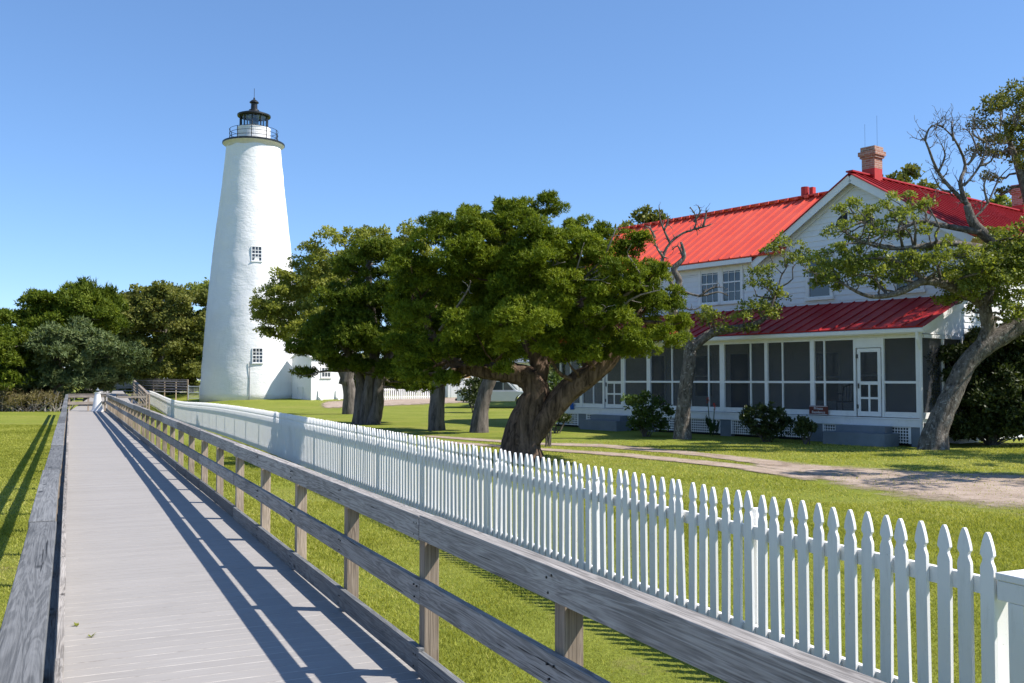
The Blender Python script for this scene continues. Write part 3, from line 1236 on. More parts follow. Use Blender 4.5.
        for i in range(1, 3): mu.box((-hw + 2 * hw * i / 3 - .022, -.05, -hh), (-hw + 2 * hw * i / 3 + .022, -.031, hh), Mx)
        for i in range(1, 4): mu.box((-hw, -.053, -hh + 2 * hh * i / 4 - (.035 if i == 2 else .022)), (hw, -.033, -hh + 2 * hh * i / 4 + (.035 if i == 2 else .022)), Mx)
        mu.build('muntins', M['white'], w)
    pz = zpx(362)
    x = -.12
    MB().tube([(x, -rad(0.1) - .05, -.1), (x, -rad(pz) - .06, pz)], .028, 8).build('conduit', M['greypaint'], t)


lighthouse()


def oil_house():
    c = at(311, 400, 71.5)
    zb = gz(c.x, c.y)
    # local origin at the near corner; x to the right face, y back along the left face
    t = thing('oil_house', 'small flat-fronted white outbuilding at the foot of the lighthouse', 'outbuilding', (c.x, c.y, zb), math.radians(38))
    W, D, H = 3.0, 3.3, 3.15
    # ridge runs along x; the gable faces are at the ends of x
    mb = MB()
    mb.prism([(0, 0, -.2), (0, D, -.2), (0, D, H), (0, D / 2, H + .5), (0, 0, H)], (W, 0, 0))
    mb.build('wall', M['tower'], t)
    rf = MB()
    s = .5 / (D / 2)
    for sg in (0, 1):
        y0, y1 = (-.15, D / 2) if sg == 0 else (D + .15, D / 2)
        za, zb_ = H - .15 * s + .012, H + .5 + .012
        rf.prism([(-.15, y0, za), (-.15, y1, zb_), (-.15, y1, zb_ + .09), (-.15, y0, za + .09)], (W + .3, 0, 0))
    rf.build('roof', M['white'], t)
    w = MB()
    cx, z0, z1 = 1.2, 1.75, 2.4
    for (a, b) in (((cx - .42, -.06, z0 - .08), (cx - .34, -.003, z1 + .08)), ((cx + .34, -.06, z0 - .08), (cx + .42, -.003, z1 + .08)), ((cx - .34, -.06, z1), (cx + .34, -.003, z1 + .08)), ((cx - .46, -.09, z0 - .14), (cx + .46, -.003, z0 - .08)), ((cx - .34, -.06, z0 - .08), (cx + .34, -.003, z0))):
        w.box(a, b)
    wo_ = w.build('window', M['white'], t)
    MB().box((cx - .34, -.03, z0), (cx + .34, -.003, z1)).build('pane', M['glass'], wo_)
    mu = MB()
    for i in range(1, 3): mu.box((cx - .34 + .227 * i - .02, -.048, z0), (cx - .34 + .227 * i + .02, -.031, z1))
    mu.box((cx - .34, -.052, (z0 + z1) / 2 - .02), (cx + .34, -.032, (z0 + z1) / 2 + .02))
    mu.build('muntins', M['white'], wo_)
    d = MB().box((-.05, 1.3, .0), (-.003, 1.35, 1.0)).box((-.05, 2.2, .0), (-.003, 2.25, 1.0)).box((-.05, 1.35, .95), (-.003, 2.2, 1.0))
    dd = d.build('hatch', M['white'], t)
    for x in (.55, 2.0):
        MB().prism([(x, -.003, 0), (x, -.5, 0), (x, -.45, .12), (x, -.12, .25), (x, -.06, .7), (x, -.003, .7)], (.18, 0, 0)).build('buttress', M['tower'], t)


oil_house()


def garage():
    p = at(448, 399, 77)
    t = thing('garage', 'white garage with a tan shuttered window behind the parked pickup', 'garage', (p.x, p.y, gz(p.x, p.y)), math.radians(16))
    W, D, H = 7.5, 6, 2.9
    MB().prism([(0, 0, -.3), (W, 0, -.3), (W, 0, H), (0, 0, H)], (0, D, 0)).build('wall', M['siding'], t)
    rf = MB()
    s = .55
    rf.prism([(-.3, -.4, H - .1), (-.3, D / 2, H + .5), (-.3, D / 2, H + .6), (-.3, -.4, H)], (W + .6, 0, 0))
    rf.prism([(-.3, D + .4, H - .1), (-.3, D / 2, H + .5), (-.3, D / 2, H + .6), (-.3, D + .4, H)], (W + .6, 0, 0))
    rf.build('roof', M['greypaint'], t)
    x0, x1, z0, z1 = 1.05, 1.85, 1.55, 2.5
    f = MB()
    for a, b in (((x0 - .1, -.05, z0 - .1), (x0, -.002, z1 + .1)), ((x1, -.05, z0 - .1), (x1 + .1, -.002, z1 + .1)), ((x0, -.05, z1), (x1, -.002, z1 + .1)), ((x0, -.05, z0 - .1), (x1, -.002, z0))):
        f.box(a, b)
    w = f.build('window', M['white'], t)
    m_t = simple('tan_shutter', (.50, .33, .16), .6, .15)
    sh = MB()
    for k in range(9):
        sh.box((x0, -.03 - .01 * (k % 2), z0 + k * (z1 - z0) / 9), (x1, -.004, z0 + (k + 1) * (z1 - z0) / 9 - .004))
    sh.build('shutter', m_t, w)
    vb = MB()
    for k in range(14): vb.box((.25 + k * .52, -.02, -.1), (.29 + k * .52, -.001, 1.35))
    vb.build('batten', M['white'], t)


garage()

# ------------------------------------------------------------------ house (local x = to the right along the front, y = back, z up)
HC = Vector((11.6, 27.2))
H_ANG = math.atan2(-.786, .618)


def house_pt(u, w, z):
    """u metres to the left of the right-hand porch corner, w metres back"""
    return Vector((HC.x - .618 * u + .786 * w, HC.y + .786 * u + .618 * w, z))


def house():
    t = thing('house', 'long white two-storey clapboard house with red metal roofs and a screened porch', 'house', (HC.x, HC.y, 0), H_ANG)
    UL, UP = 18.0, 16.6          # left end of the wing and of the porch
    D = 2.4
    # --- clapboard walls, real lapped courses
    def courses(mb, z0, z1, span, place, step=.19):
        """span(z) -> (a, b) along the wall; place(s, out, z) -> point"""
        z = z0
        while z < z1 - .01:
            zt = min(z + step, z1)
            a0, b0 = span(z); a1, b1 = span(zt)
            if b0 - a0 > .05:
                if b1 - a1 < .02: b1 = a1 = (a1 + b1) / 2
                P = [place(a0, .024, z), place(b0, .024, z), place(b1, .004, zt), place(a1, .004, zt), place(a0, 0, z), place(b0, 0, z)]
                mb.add(P, [(0, 1, 2, 3), (4, 5, 1, 0)])
            z = zt
    gab = lambda z: (max(-6.85, -3.5 - (8.42 - z) / .63), min(-.15, -3.5 + (8.42 - z) / .63))
    front = MB()
    courses(front, 4.15, 8.42, gab, lambda s, o, z: (s, D - o, z))
    courses(front, 4.15, 6.16, lambda z: (-UL, -6.86), lambda s, o, z: (s, D - o, z))
    front.build('front_wall', M['siding'], t)
    side = MB()
    courses(side, -.15, 6.2, lambda z: (D, 15.0), lambda s, o, z: (-.15 + o, s, z))
    side.build('side_wall', M['siding'], t)
    body = MB()
    body.box((-6.9, D + .02, -.3), (-.17, 15, 6.2))
    body.prism([(-6.9, D + .02, 6.2), (-.17, D + .02, 6.2), (-3.535, D + .02, 8.36)], (0, 12.9, 0))
    body.box((-UL, D + .02, -.3), (-6.91, 10.1, 6.1))
    body.prism([(-UL, D + .3, 6.1), (-UL, 10.0, 6.1), (-UL, 6.25, 8.7)], (UL - 6.92, 0, 0))
    body.build('wall_core', M['siding'], t)
    # --- roofs
    def slope(mb, e0, e1, r0, r1, th=.05, ribs=0, rib_h=.045):
        e0, e1, r0, r1 = map(Vector, (e0, e1, r0, r1))
        nrm = (e1 - e0).cross(r0 - e0).normalized()
        if nrm.z < 0: nrm = -nrm
        dn = -nrm * th
        mb.prism([e0, e1, r1, r0], dn)
        for k in range(ribs):
            f = (k + .5) / ribs
            a, b = e0.lerp(e1, f), r0.lerp(r1, f)
            mb.bar(a + nrm * rib_h * .5, b + nrm * rib_h * .5, .035, rib_h, nrm)
    def seam_edge(mb, a, b, w=.06): mb.bar(a, b, w, w)
    S = .63
    gz_ = lambda u: 8.51 - S * abs(u - 3.5)
    roof = MB()
    f0, f1 = D - .32, 15.3
    for (ue, ur) in ((-.5, 3.5), (7.5, 3.5)):
        slope(roof, (-ue, f0, gz_(ue)), (-ue, f1, gz_(ue)), (-ur, f0, 8.51), (-ur, f1, 8.51), .05, 31)
        # drip edge along the rake
        roof.bar((-ue, f0 - .012, gz_(ue) - .03), (-ur, f0 - .012, 8.51 - .03), .02, .085, (0, -1, 0.001))
    roof.bar((-3.5, f0 - .02, 8.545), (-3.5, f1, 8.545), .26, .05)
    ro = roof.build('roof', M['red'], t)
    wr = MB()
    wz = lambda w: 6.2 + S * (w - 2.05)
    RW = 6.25
    slope(wr, (-UL - .35, 1.98, wz(1.98)), (-6.2, 1.98, wz(1.98)), (-UL - .35, RW, wz(RW)), (-6.2, RW, wz(RW)), .05, 25)
    slope(wr, (-UL - .35, 10.5, wz(1.98)), (-6.2, 10.5, wz(1.98)), (-UL - .35, RW, wz(RW)), (-6.2, RW, wz(RW)), .05, 25)
    wr.bar((-UL - .37, RW, wz(RW) + .05), (-6.2, RW, wz(RW) + .05), .30, .06)
    for k in range(26):  # ridge closures between the seams
        x = -UL - .2 + k * (UL - 6.2) / 25.4
        wr.box((x, RW - .24, wz(RW) - .06), (x + .17, RW - .14, wz(RW) + .055))
    wro = wr.build('roof', M['red_faded'], t)
    MB().tube([(-8.1, 6.25, wz(RW)), (-8.1, 6.25, wz(RW) + .42)], .16, 10).box((-7.84, 6.15, wz(RW)), (-7.68, 6.35, wz(RW) + .36)).build('roof_vent', M['redpaint'], wro)
    # --- soffits, rake boards and eaves
    tr = MB()
    for (ue, ur) in ((-.46, 3.5), (7.46, 3.5)):
        tr.bar((-ue, f0 + .012, gz_(ue) - .20), (-ur, f0 + .012, 8.51 - .20), .035, .24, (0, 0, 1))
        a, b = Vector((-ue, f0 + .05, gz_(ue) - .10)), Vector((-ur, f0 + .05, 8.51 - .10))
        tr.prism([a, b, b + Vector((0, .28, 0)), a + Vector((0, .28, 0))], (0, 0, -.02))
        # frieze board on the wall below the soffit
        tr.bar((-(ue + (.3 if ue < 3.5 else -.3)), D - .045, gz_(ue) - .32 + .19), (-ur, D - .045, 8.51 - .32), .03, .18, (0, 0, 1))
    tr.build('rake_trim', M['white'], t)
    ev = MB()
    ev.box((-UL - .3, 1.99, wz(1.98) - .22), (-7.42, 2.02, wz(1.98) - .056))
    ev.box((-UL - .3, 2.022, wz(1.98) - .22), (-7.42, 2.372, wz(1.98) - .19))
    ev.box((-UL, D - .05, wz(1.98) - .42), (-6.95, D - .028, wz(1.98) - .222))
    ev.build('eaves', M['white'], t)
    cb = MB()
    cb.box((-.20, D - .05, 4.1), (-.05, D - .026, 6.15))
    cb.box((-.124, D - .025, 3.0), (-.10, D + .12, 6.1))
    cb.build('corner_board', M['white'], t)
    # --- chimneys
    for (w, h) in ((3.42, 9.52), (14.3, 9.62)):
        hw = .235
        c = MB().box((-3.5 - hw, w - hw, 8.0), (-3.5 + hw, w + hw, 8.78))
        co = c.build('chimney', M['redpaint'], ro)
        b = MB()
        b.box((-3.5 - hw - .002, w - hw - .002, 8.781), (-3.5 + hw + .002, w + hw + .002, h - .38))
        b.box((-3.5 - hw - .05, w - hw - .05, h - .379), (-3.5 + hw + .05, w + hw + .05, h - .30))
        b.box((-3.5 - hw - .09, w - hw - .09, h - .299), (-3.5 + hw + .09, w + hw + .09, h - .16))
        b.box((-3.5 - hw - .03, w - hw - .03, h - .159), (-3.5 + hw + .03, w + hw + .03, h))
        b.build('brick_stack', M['brick'], co)
        if w < 10:
            lr = MB()
            lr.tube([(-3.75, w, h - .3), (-3.75, w, h + .85)], .004, 5)
            lr.tube([(-3.3, w, h - .3), (-3.3, w, h + 1.05)], .004, 5)
            lr.build('lightning_rods', M['black'], co)
    # --- upper windows
    def window(u0, u1, z0, z1, cols, rows, shade=False):
        y = D - .03
        x0, x1 = -u1, -u0
        f = MB()
        c = .10
        f.box((x0 - c, y - .045, z0), (x0, y + .02, z1)); f.box((x1, y - .045, z0), (x1 + c, y + .02, z1))
        f.box((x0 - c, y - .05, z1), (x1 + c, y + .02, z1 + c)); f.box((x0 - c - .04, y - .08, z0 - .09), (x1 + c + .04, y + .02, z0))
        w = f.build('window', M['white'], t)
        MB().box((x0, y + .004, z0), (x1, y + .02, z1)).build('pane', M['glass'], w)
        zm = (z0 + z1) / 2
        m = MB()
        m.box((x0, y - .026, zm - .025), (x1, y + .003, zm + .025))
        for (za, zb) in ((z0, z0 + .04), (z1 - .04, z1)): m.box((x0, y - .022, za), (x1, y + .003, zb))
        for (xa, xb) in ((x0, x0 + .035), (x1 - .035, x1)): m.box((xa, y - .024, z0 + .04), (xb, y + .003, z1 - .04))
        for za, zb in ((z0 + .04, zm - .025), (zm + .025, z1 - .04)):
            for i in range(1, cols): m.box((x0 + (x1 - x0) * i / cols - .011, y - .016, za), (x0 + (x1 - x0) * i / cols + .011, y + .003, zb))
            for i in range(1, rows): m.box((x0 + .035, y - .013, za + (zb - za) * i / rows - .011), (x1 - .035, y + .0035, za + (zb - za) * i / rows + .011))
        m.build('sash', M['white'], w)
    window(9.22, 10.08, 4.60, 6.06, 3, 2)
    window(8.18, 9.04, 4.60, 6.06, 3, 2)
    window(14.2, 15.06, 4.60, 5.95, 3, 2)
    window(13.1, 13.96, 4.60, 5.95, 3, 2)
    window(4.45, 5.31, 4.50, 5.9, 1, 1)
    window(1.25, 2.11, 4.50, 5.9, 1, 1)
    # quarter-round attic vents either side of the ridge
    for sg in (1, -1):
        cx = -3.5 - sg * .27
        R = .45
        pts = [(cx, 0, 6.8)] + [(cx - sg * R * math.cos(a * math.pi / 16), 0, 6.8 + R * math.sin(a * math.pi / 16)) for a in range(9)]
        outer = [(cx + sg * .06, 0, 6.74)] + [(cx - sg * (R + .07) * math.cos(a * math.pi / 16), 0, 6.74 + (R + .12) * math.sin(a * math.pi / 16)) for a in range(8)] + [(cx + sg * .06, 0, 6.74 + R + .12)]
        if sg < 0: pts = pts[::-1]; outer = outer[::-1]
        v = MB().prism([(x, D - .055, z) for x, _, z in outer], (0, .03, 0)).build('attic_vent', M['white'], t)
        MB().prism([(x, D - .064, z) for x, _, z in pts], (0, .007, 0)).build('louver', M['dark'], v)
    # --- porch
    FZ = .60
    pr = MB()
    slope(pr, (-UP - .3, -.32, 3.22), (.28, -.32, 3.22), (-UP - .3, D - .03, 4.26), (.28, D - .03, 4.26), .04, 38, .035)
    pr.build('porch_roof', M['red'], t)
    MB().box((-UP - .28, -.30, 3.02), (.26, -.275, 3.172)).box((-UP - .28, -.37, 3.05), (.26, -.325, 3.15)).box((-UP - .28, -.273, 3.03), (.0, -.06, 3.06)).build('gutter', M['white'], t)
    pf = MB()
    pf.box((-UP, .02, FZ - .12), (-.02, D + .01, FZ))
    pf.box((-UP, .03, 3.062), (-.02, D + .01, 3.10))
    pf.box((-UP, D - .012, FZ), (-.02, D + .016, 3.06))
    pf.build('porch_interior', M['white'], t)
    # front framing
    fr = MB()
    fr.box((-UP, -.05, 2.96), (0, .05, 3.03))
    fr.box((-UP, -.052, 3.031), (0, .052, 3.06))
    U_posts = [(.07, .14), (1.16, .07), (2.08, .07), (3.55, .15), (5.29, .12), (7.11, .2), (8.55, .06), (10.55, .18), (11.83, .08), (12.95, .10), (14.24, .16), (15.5, .07), (16.5, .16)]
    doors = [(1.21, 2.03), (11.88, 12.88)]
    for u, w_ in U_posts:
        fr.box((-u - w_ / 2, -.06, FZ + .02), (-u + w_ / 2, .06, 2.959))
    edges = [0.0] + [u for u, _ in U_posts]
    for (ua, wa), (ub, wb) in zip(U_posts, U_posts[1:]):
        if any(abs((ua + ub) / 2 - (d0 + d1) / 2) < .3 for d0, d1 in doors): continue
        a, b = -ub + wb / 2, -ua - wa / 2
        fr.box((a, -.04, 1.60), (b, .04, 1.67))
        fr.box((a, -.045, FZ + .02), (b, .045, .775))
        fr.box((a, -.045, 2.91), (b, .045, 2.958))
    for u in (3.13, 4.67, 5.93, 7.72, 9.41, 13.55, 6.5 + 8.4):
        for za, zb in ((.776, 1.599), (1.671, 2.909)):
            fr.box((-u - .025, -.035, za), (-u + .025, .035, zb))
    for d0, d1 in doors: fr.box((-d1 - .02, -.055, 2.66), (-d0 + .02, .055, 2.955))
    fr.box((-UP, -.10, .56), (.02, .06, .60))
    fr.build('porch_frame', M['white'], t)
    k = 0
    for (ua, wa), (ub, wb) in zip(U_posts, U_posts[1:]):
        if any(abs((ua + ub) / 2 - (d0 + d1) / 2) < .3 for d0, d1 in doors): continue
        MB().box((-ub + wb / 2, .012, .776), (-ua - wa / 2, .014, 2.909)).build('insect_screen', M['screen'], t)
    for d0, d1 in doors:
        x0, x1 = -d1 + .03, -d0 - .03
        z0, z1 = FZ + .03, 2.64
        d = MB()
        st = .10
        d.box((x0, -.035, z0), (x0 + st, .0, z1)); d.box((x1 - st, -.035, z0), (x1, .0, z1))
        for za, zb in ((z1 - .11, z1), (1.56, 1.66), (z0, z0 + .14)): d.box((x0 + st, -.036, za), (x1 - st, .0, zb))
        cx = (x0 + x1) / 2
        zc = (z0 + .14 + 1.56) / 2
        d.box((cx - .03, -.034, z0 + .14), (cx + .03, .0, 1.56))
        d.box((x0 + st, -.033, zc - .03), (cx - .03, .0, zc + .03)); d.box((cx + .03, -.033, zc - .03), (x1 - st, .0, zc + .03))
        do = d.build('screen_door', M['white'], t)
        MB().box((x0 + st, -.016, z0 + .14), (x1 - st, -.014, z1 - .11)).build('insect_screen', M['screen'], do)
        MB().box((x0 + .03, -.07, 1.45), (x0 + .06, -.037, 1.6)).build('handle', M['black'], do)
        for z in (.85, 2.35): MB().box((x0 - .02, -.05, z), (x0 + .03, -.038, z + .12)).build('hinge', M['black'], do)
    # right-hand end of the porch
    en = MB()
    for y in (1.15, 2.28): en.box((-.05, y - .04, FZ), (.05, y + .04, 2.9))
    en.box((-.05, .061, 2.9), (.05, D - .02, 3.0))
    en.box((-.05, .061, FZ), (.05, D - .02, .775))
    en.prism([(-.03, -.06, 3.03), (-.03, D - .02, 3.001), (-.03, D - .02, 4.18), (-.03, -.06, 3.25)], (.05, 0, 0))
    en.bar((.27, -.32, 3.12), (.27, D - .06, 4.16), .03, .16)
    en.build('porch_end', M['white'], t)
    MB().box((-.001, .061, .776), (.001, D - .1, 2.899)).build('insect_screen', M['screen'], t)
    # skirt, piers and lattice
    MB().box((-UP, -.075, .36), (.02, .02, .556)).build('skirt_board', M['white'], t)
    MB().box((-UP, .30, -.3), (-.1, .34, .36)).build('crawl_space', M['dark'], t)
    piers = [.1, 3.45, 7.0, 10.5, 14.2, 16.4]
    for u in piers:
        MB().box((-u - .22, -.03, -.3), (-u + .22, .19, .358)).build('pier', M['greypaint'], t)
    for ua, ub in zip(piers, piers[1:]):
        la = MB()
        x0, x1 = -ub + .23, -ua - .23
        n = int((x1 - x0) / .085)
        for i in range(n + 1): la.box((x0 + i * (x1 - x0) / n - .014, -.012, -.12), (x0 + i * (x1 - x0) / n + .014, -.004, .355))
        for j in range(6): la.box((x0, -.022, -.10 + j * .085), (x1, -.0125, -.10 + j * .085 + .028))
        for xx in (x0, x1 - .06): la.box((xx, -.032, -.12), (xx + .06, -.0225, .355))
        la.build('lattice_panel', M['white'], t)
    # steps
    for d0, d1 in doors:
        c = -(d0 + d1) / 2
        s = MB()
        s.box((c - 1.05, -.85, -.3), (c + .95, -.08, .17)); s.box((c - .85, -.48, .171), (c + .75, -.078, .36))
        s.build('steps', M['greypaint'], t)
    # downspout at the right corner
    MB().tube([(.06, -.34, 3.05), (.06, -.33, 2.85), (.04, -.12, 2.55), (.03, -.105, 2.3), (.03, -.105, .0), (.05, -.22, -.1)], .045, 8).build('downspout', M['white'], t)
    # wall openings inside the porch
    iw = MB()
    for (ua, ub, za, zb) in ((.35, .95, .95, 2.6), (4.2, 5.1, 1.0, 2.6), (7.9, 8.7, .62, 2.65), (9.6, 10.4, 1.1, 2.6), (12.0, 12.8, .62, 2.65), (2.6, 3.4, 1.1, 2.6)):
        f = MB()
        f.box((-ub - .09, D - .045, za - .09), (-ub, D - .014, zb + .09)); f.box((-ua, D - .045, za - .09), (-ua + .09, D - .014, zb + .09))
        f.box((-ub, D - .045, zb), (-ua, D - .014, zb + .09)); f.box((-ub, D - .045, (za + zb) / 2 - .03), (-ua, D - .014, (za + zb) / 2 + .03))
        w = f.build('window', M['white'], t)
        MB().box((-ub, D - .03, za), (-ua, D - .016, zb)).build('pane', M['glass'], w)
    return t


house()


def lettering(name, text, size, mat, parent, loc, rot, ext=.002):
    cu = bpy.data.curves.new(name, 'FONT')
    cu.body = text; cu.size = size; cu.align_x = 'CENTER'; cu.align_y = 'CENTER'; cu.extrude = ext
    tmp = bpy.data.objects.new(name + '_tmp', cu)
    COL.objects.link(tmp)
    dg = bpy.context.evaluated_depsgraph_get()
    me = bpy.data.meshes.new_from_object(tmp.evaluated_get(dg))
    bpy.data.objects.remove(tmp)
    me.materials.clear(); me.materials.append(mat)
    o = bpy.data.objects.new(name, me)
    COL.objects.link(o)
    o.parent = parent; o.location = loc; o.rotation_euler = rot
    return o


def sign():
    p = house_pt(3.30, -.10, .62)
    t = thing('sign', 'small brown sign with two lines of white lettering on the porch sill', 'sign', p, H_ANG)
    mbr = simple('sign_brown', (.15, .035, .02), .6, .1)
    MB().box((-.33, -.02, .0), (.33, .0, .29)).build('board', mbr, t)
    b = MB()
    b.box((-.32, -.026, .012), (.32, -.0205, .026)); b.box((-.32, -.026, .264), (.32, -.0205, .278))
    b.build('border', M['white'], t)
    lettering('lettering', 'Private\nResidence', .115, M['white'], t, (0, -.023, .143), (math.pi / 2, 0, 0))


sign()


def porch_chair():
    p = house_pt(3.05, 1.1, .6)
    t = thing('porch_chair', 'dark metal armchair standing behind the porch screen left of the screen door', 'chair', p, H_ANG + .2)
    m = M['black']
    for x in (-.26, .26):
        MB().tube([(x, -.25, 0), (x, -.24, .42), (x, -.22, .66)], .018, 6).build('leg', m, t)
        MB().tube([(x, .25, 0), (x, .22, .42), (x, .27, .95)], .018, 6).build('leg', m, t)
        MB().tube([(x, -.26, .66), (x, .0, .67), (x, .25, .64)], .02, 6).build('arm', m, t)
    MB().box((-.25, -.26, .40), (.25, .22, .44)).build('seat', m, t, bevel=.01)
    b = MB()
    b.tube([(-.27, .27, .6), (-.24, .3, .88), (0, .31, .97), (.24, .3, .88), (.27, .27, .6)], .022, 6)
    for x in (-.15, -.05, .05, .15): b.tube([(x, .22, .44), (x, .3, .94)], .012, 5)
    b.build('backrest', m, t)


porch_chair()


def blue_cloth():
    p = house_pt(14.75, -.125, .50)
    t = thing('blue_cloth', 'small bright blue cloth hung over the porch sill left of the rear steps', 'cloth', p, H_ANG)
    m = simple('blue_fabric', (.015, .09, .36), .8, .15, 8)
    mb = MB()
    mb.prism([(-.15, 0, .27), (.10, 0, .24), (.09, 0, .46), (-.17, 0, .48)], (0, .018, 0))
    mb.prism([(-.05, -.02, .0), (.17, -.02, .02), (.14, -.02, .25), (-.07, -.02, .26)], (0, .018, 0))
    mb.build('fold', m, t, bevel=.006)


blue_cloth()

# ------------------------------------------------------------------ pickup
def pickup():
    p = base_at(457, 63)
    t = thing('pickup_truck', 'silver pickup parked behind the tree trunks in front of the garage', 'pickup', (p.x, p.y, p.z), math.radians(-4))
    paint = simple('silver_paint', (.50, .52, .54), .3, .05, 2, .6)
    W = 1.9
    # side profile, x forward
    def arch(cx, r, z): return [(cx + r * math.cos(a), z + r * math.sin(a)) for a in [math.pi * i / 8 for i in range(9)]]
    low = .48
    prof = [(0, low)] + arch(1.15, .45, low)[::-1] + arch(4.25, .45, low)[::-1] + [(5.25, low), (5.28, .8), (5.1, 1.0), (3.95, 1.12), (3.9, 1.12), (1.95, 1.12), (1.95, 1.10), (0, 1.10)]
    MB().prism([(x, 0, z) for x, z in prof], (0, W, 0)).build('body', paint, t, bevel=.03)
    cab = [(2.0, 1.121), (3.95, 1.121), (3.3, 1.78), (3.15, 1.83), (2.2, 1.83), (2.08, 1.78)]
    MB().prism([(x, .1, z) for x, z in cab], (0, W - .2, 0)).build('cab', paint, t, bevel=.03)
    for y in (.085, W - .1):
        MB().prism([(2.18, y, 1.2), (3.0, y, 1.2), (3.0, y, 1.74), (2.25, y, 1.74)], (0, .015, 0)).build('window', M['glass'], t)
        MB().prism([(3.06, y, 1.2), (3.72, y, 1.2), (3.25, y, 1.72), (3.06, y, 1.74)], (0, .015, 0)).build('window', M['glass'], t)
    MB().prism([(3.90, .2, 1.17), (3.90, W - .2, 1.17), (3.32, W - .24, 1.77), (3.32, .24, 1.77)], (.02, 0, .012)).build('windshield', M['glass'], t)
    br = MB()
    br.box((.04, .06, 1.101), (1.9, .10, 1.16)); br.box((.04, W - .1, 1.101), (1.9, W - .06, 1.16)); br.box((0, .06, 1.101), (.04, W - .06, 1.16))
    br.build('bed_rail', M['black'], t)
    tyre = simple('tyre_rubber', (.02, .02, .02), .8, .1)
    for cx in (1.15, 4.25):
        for y in (.0, W - .25):
            c = Matrix.Translation((cx, y, .38)) @ Matrix.Rotation(-math.pi / 2, 4, 'X')
            w = MB().lathe([(.22, 0), (.36, .01), (.385, .05), (.385, .2), (.36, .24), (.22, .25)], 24)
            w.v = [tuple(c @ Vector(v)) for v in w.v]
            wo_ = w.build('wheel', tyre, t)
            h = MB().lathe([(.05, -.004), (.2, -.01), (.215, .02), (.215, .23), (.2, .26), (.05, .254)], 16)
            h.v = [tuple(c @ Vector(v)) for v in h.v]
            h.build('rim', paint, wo_)
    for y in (.1, W - .38): MB().box((5.2, y, .78), (5.3, y + .28, .95)).build('headlight', M['clear'], t)
    MB().box((5.2, .0, .5), (5.4, W, .66)).build('bumper', M['black'], t)
    MB().box((-.12, .0, .5), (-.003, W, .64)).build('bumper', M['black'], t)


pickup()


def model_lighthouse():
    B = Vector((-.4181, .9084)); N = Vector((.9084, .4181))
    p = B * 56.6 + N * 1.38
    t = thing('model_lighthouse', 'knee-high white model lighthouse standing on the far end of the boardwalk', 'model lighthouse', (p.x, p.y, .002))
    MB().lathe([(.31, 0), (.31, .06), (.28, .08), (.13, .98), (.165, 1.0), (.165, 1.03)], 20).build('tower', M['white'], t, False)
    MB().lathe([(.08, 1.031), (.08, 1.14)], 10).build('lantern', M['glass'], t)
    MB().lathe([(.10, 1.141), (.09, 1.16), (.03, 1.22), (.015, 1.28)], 12).build('cap', M['greypaint'], t)


model_lighthouse()

# ------------------------------------------------------------------ plants and trees
def unit(v):
    return v / np.maximum(1e-9, np.linalg.norm(v, axis=1, keepdims=True))


def foliage(name, mat, parent, pads, seed, dens=60, L=.2, Wd=.05, k=4, up=.5, out=1.0, jit=.7, sub=12, subr=.42, flat=.75, quad=False, loc=(0, 0, 0), low=-.6, tintspread=.16, fill=.6, face=1.6):
    """pads: (x, y, z, r). Each pad is a knot of smaller clumps, each clump a spray of leaf faces"""
    rng = np.random.default_rng(seed)
    VV, TT = [], []
    for (px, py, pz, r) in pads:
        m = max(3, int(sub * rng.uniform(.8, 1.2)))
        d = unit(rng.normal(size=(m * 4, 3)))
        d = d[d[:, 2] > low][:m]
        rad = rng.uniform(.35, .98, (len(d), 1))
        cs = np.array([px, py, pz]) + d * rad * r * np.array([1, 1, flat])
        ptint = rng.normal(0, tintspread * .6)
        for c, dd in zip(cs, d):
            rs = r * subr * rng.uniform(.65, 1.35)
            n = max(6, int(dens * 12.57 * rs * rs * fill))
            q = unit(rng.normal(size=(n, 3)))
            q[:, 2] = np.where(q[:, 2] < -.35, -q[:, 2], q[:, 2])
            pos = c + q * (rs * rng.uniform(.45, 1.05, (n, 1)) ** .6) * np.array([1, 1, .72])
            st = .5 + ptint + rng.normal(0, tintspread)
            tint = np.clip(st + rng.normal(0, .12, n), 0, 1)
            for _ in range(k):
                dr = unit(q * out + np.array([0, 0, up]) + rng.normal(0, jit, (n, 3)))
                sd_ = unit(np.cross(dr, q * face + np.array([0, 0, .5 * face]) + rng.normal(0, 1, (n, 3))))
                l = L * rng.uniform(.6, 1.3, (n, 1)); w = Wd * rng.uniform(.7, 1.3, (n, 1)) * .5
                p0 = pos + rng.normal(0, L * .25, (n, 3))
                if quad:
                    a = np.stack([p0, p0 + dr * l * .5 + sd_ * w, p0 + dr * l, p0 + dr * l * .5 - sd_ * w], 1)
                else:
                    a = np.stack([p0 - sd_ * w, p0 + sd_ * w, p0 + dr * l], 1)
                VV.append(a); TT.append(np.repeat(np.clip(tint + rng.normal(0, .05, n), 0, 1), a.shape[1]))
    A = np.concatenate(VV)
    kk = A.shape[1]
    V = A.reshape(-1, 3)
    return np_mesh(name, V, np.arange(len(V)).reshape(-1, kk), mat, parent, loc, np.concatenate(TT))


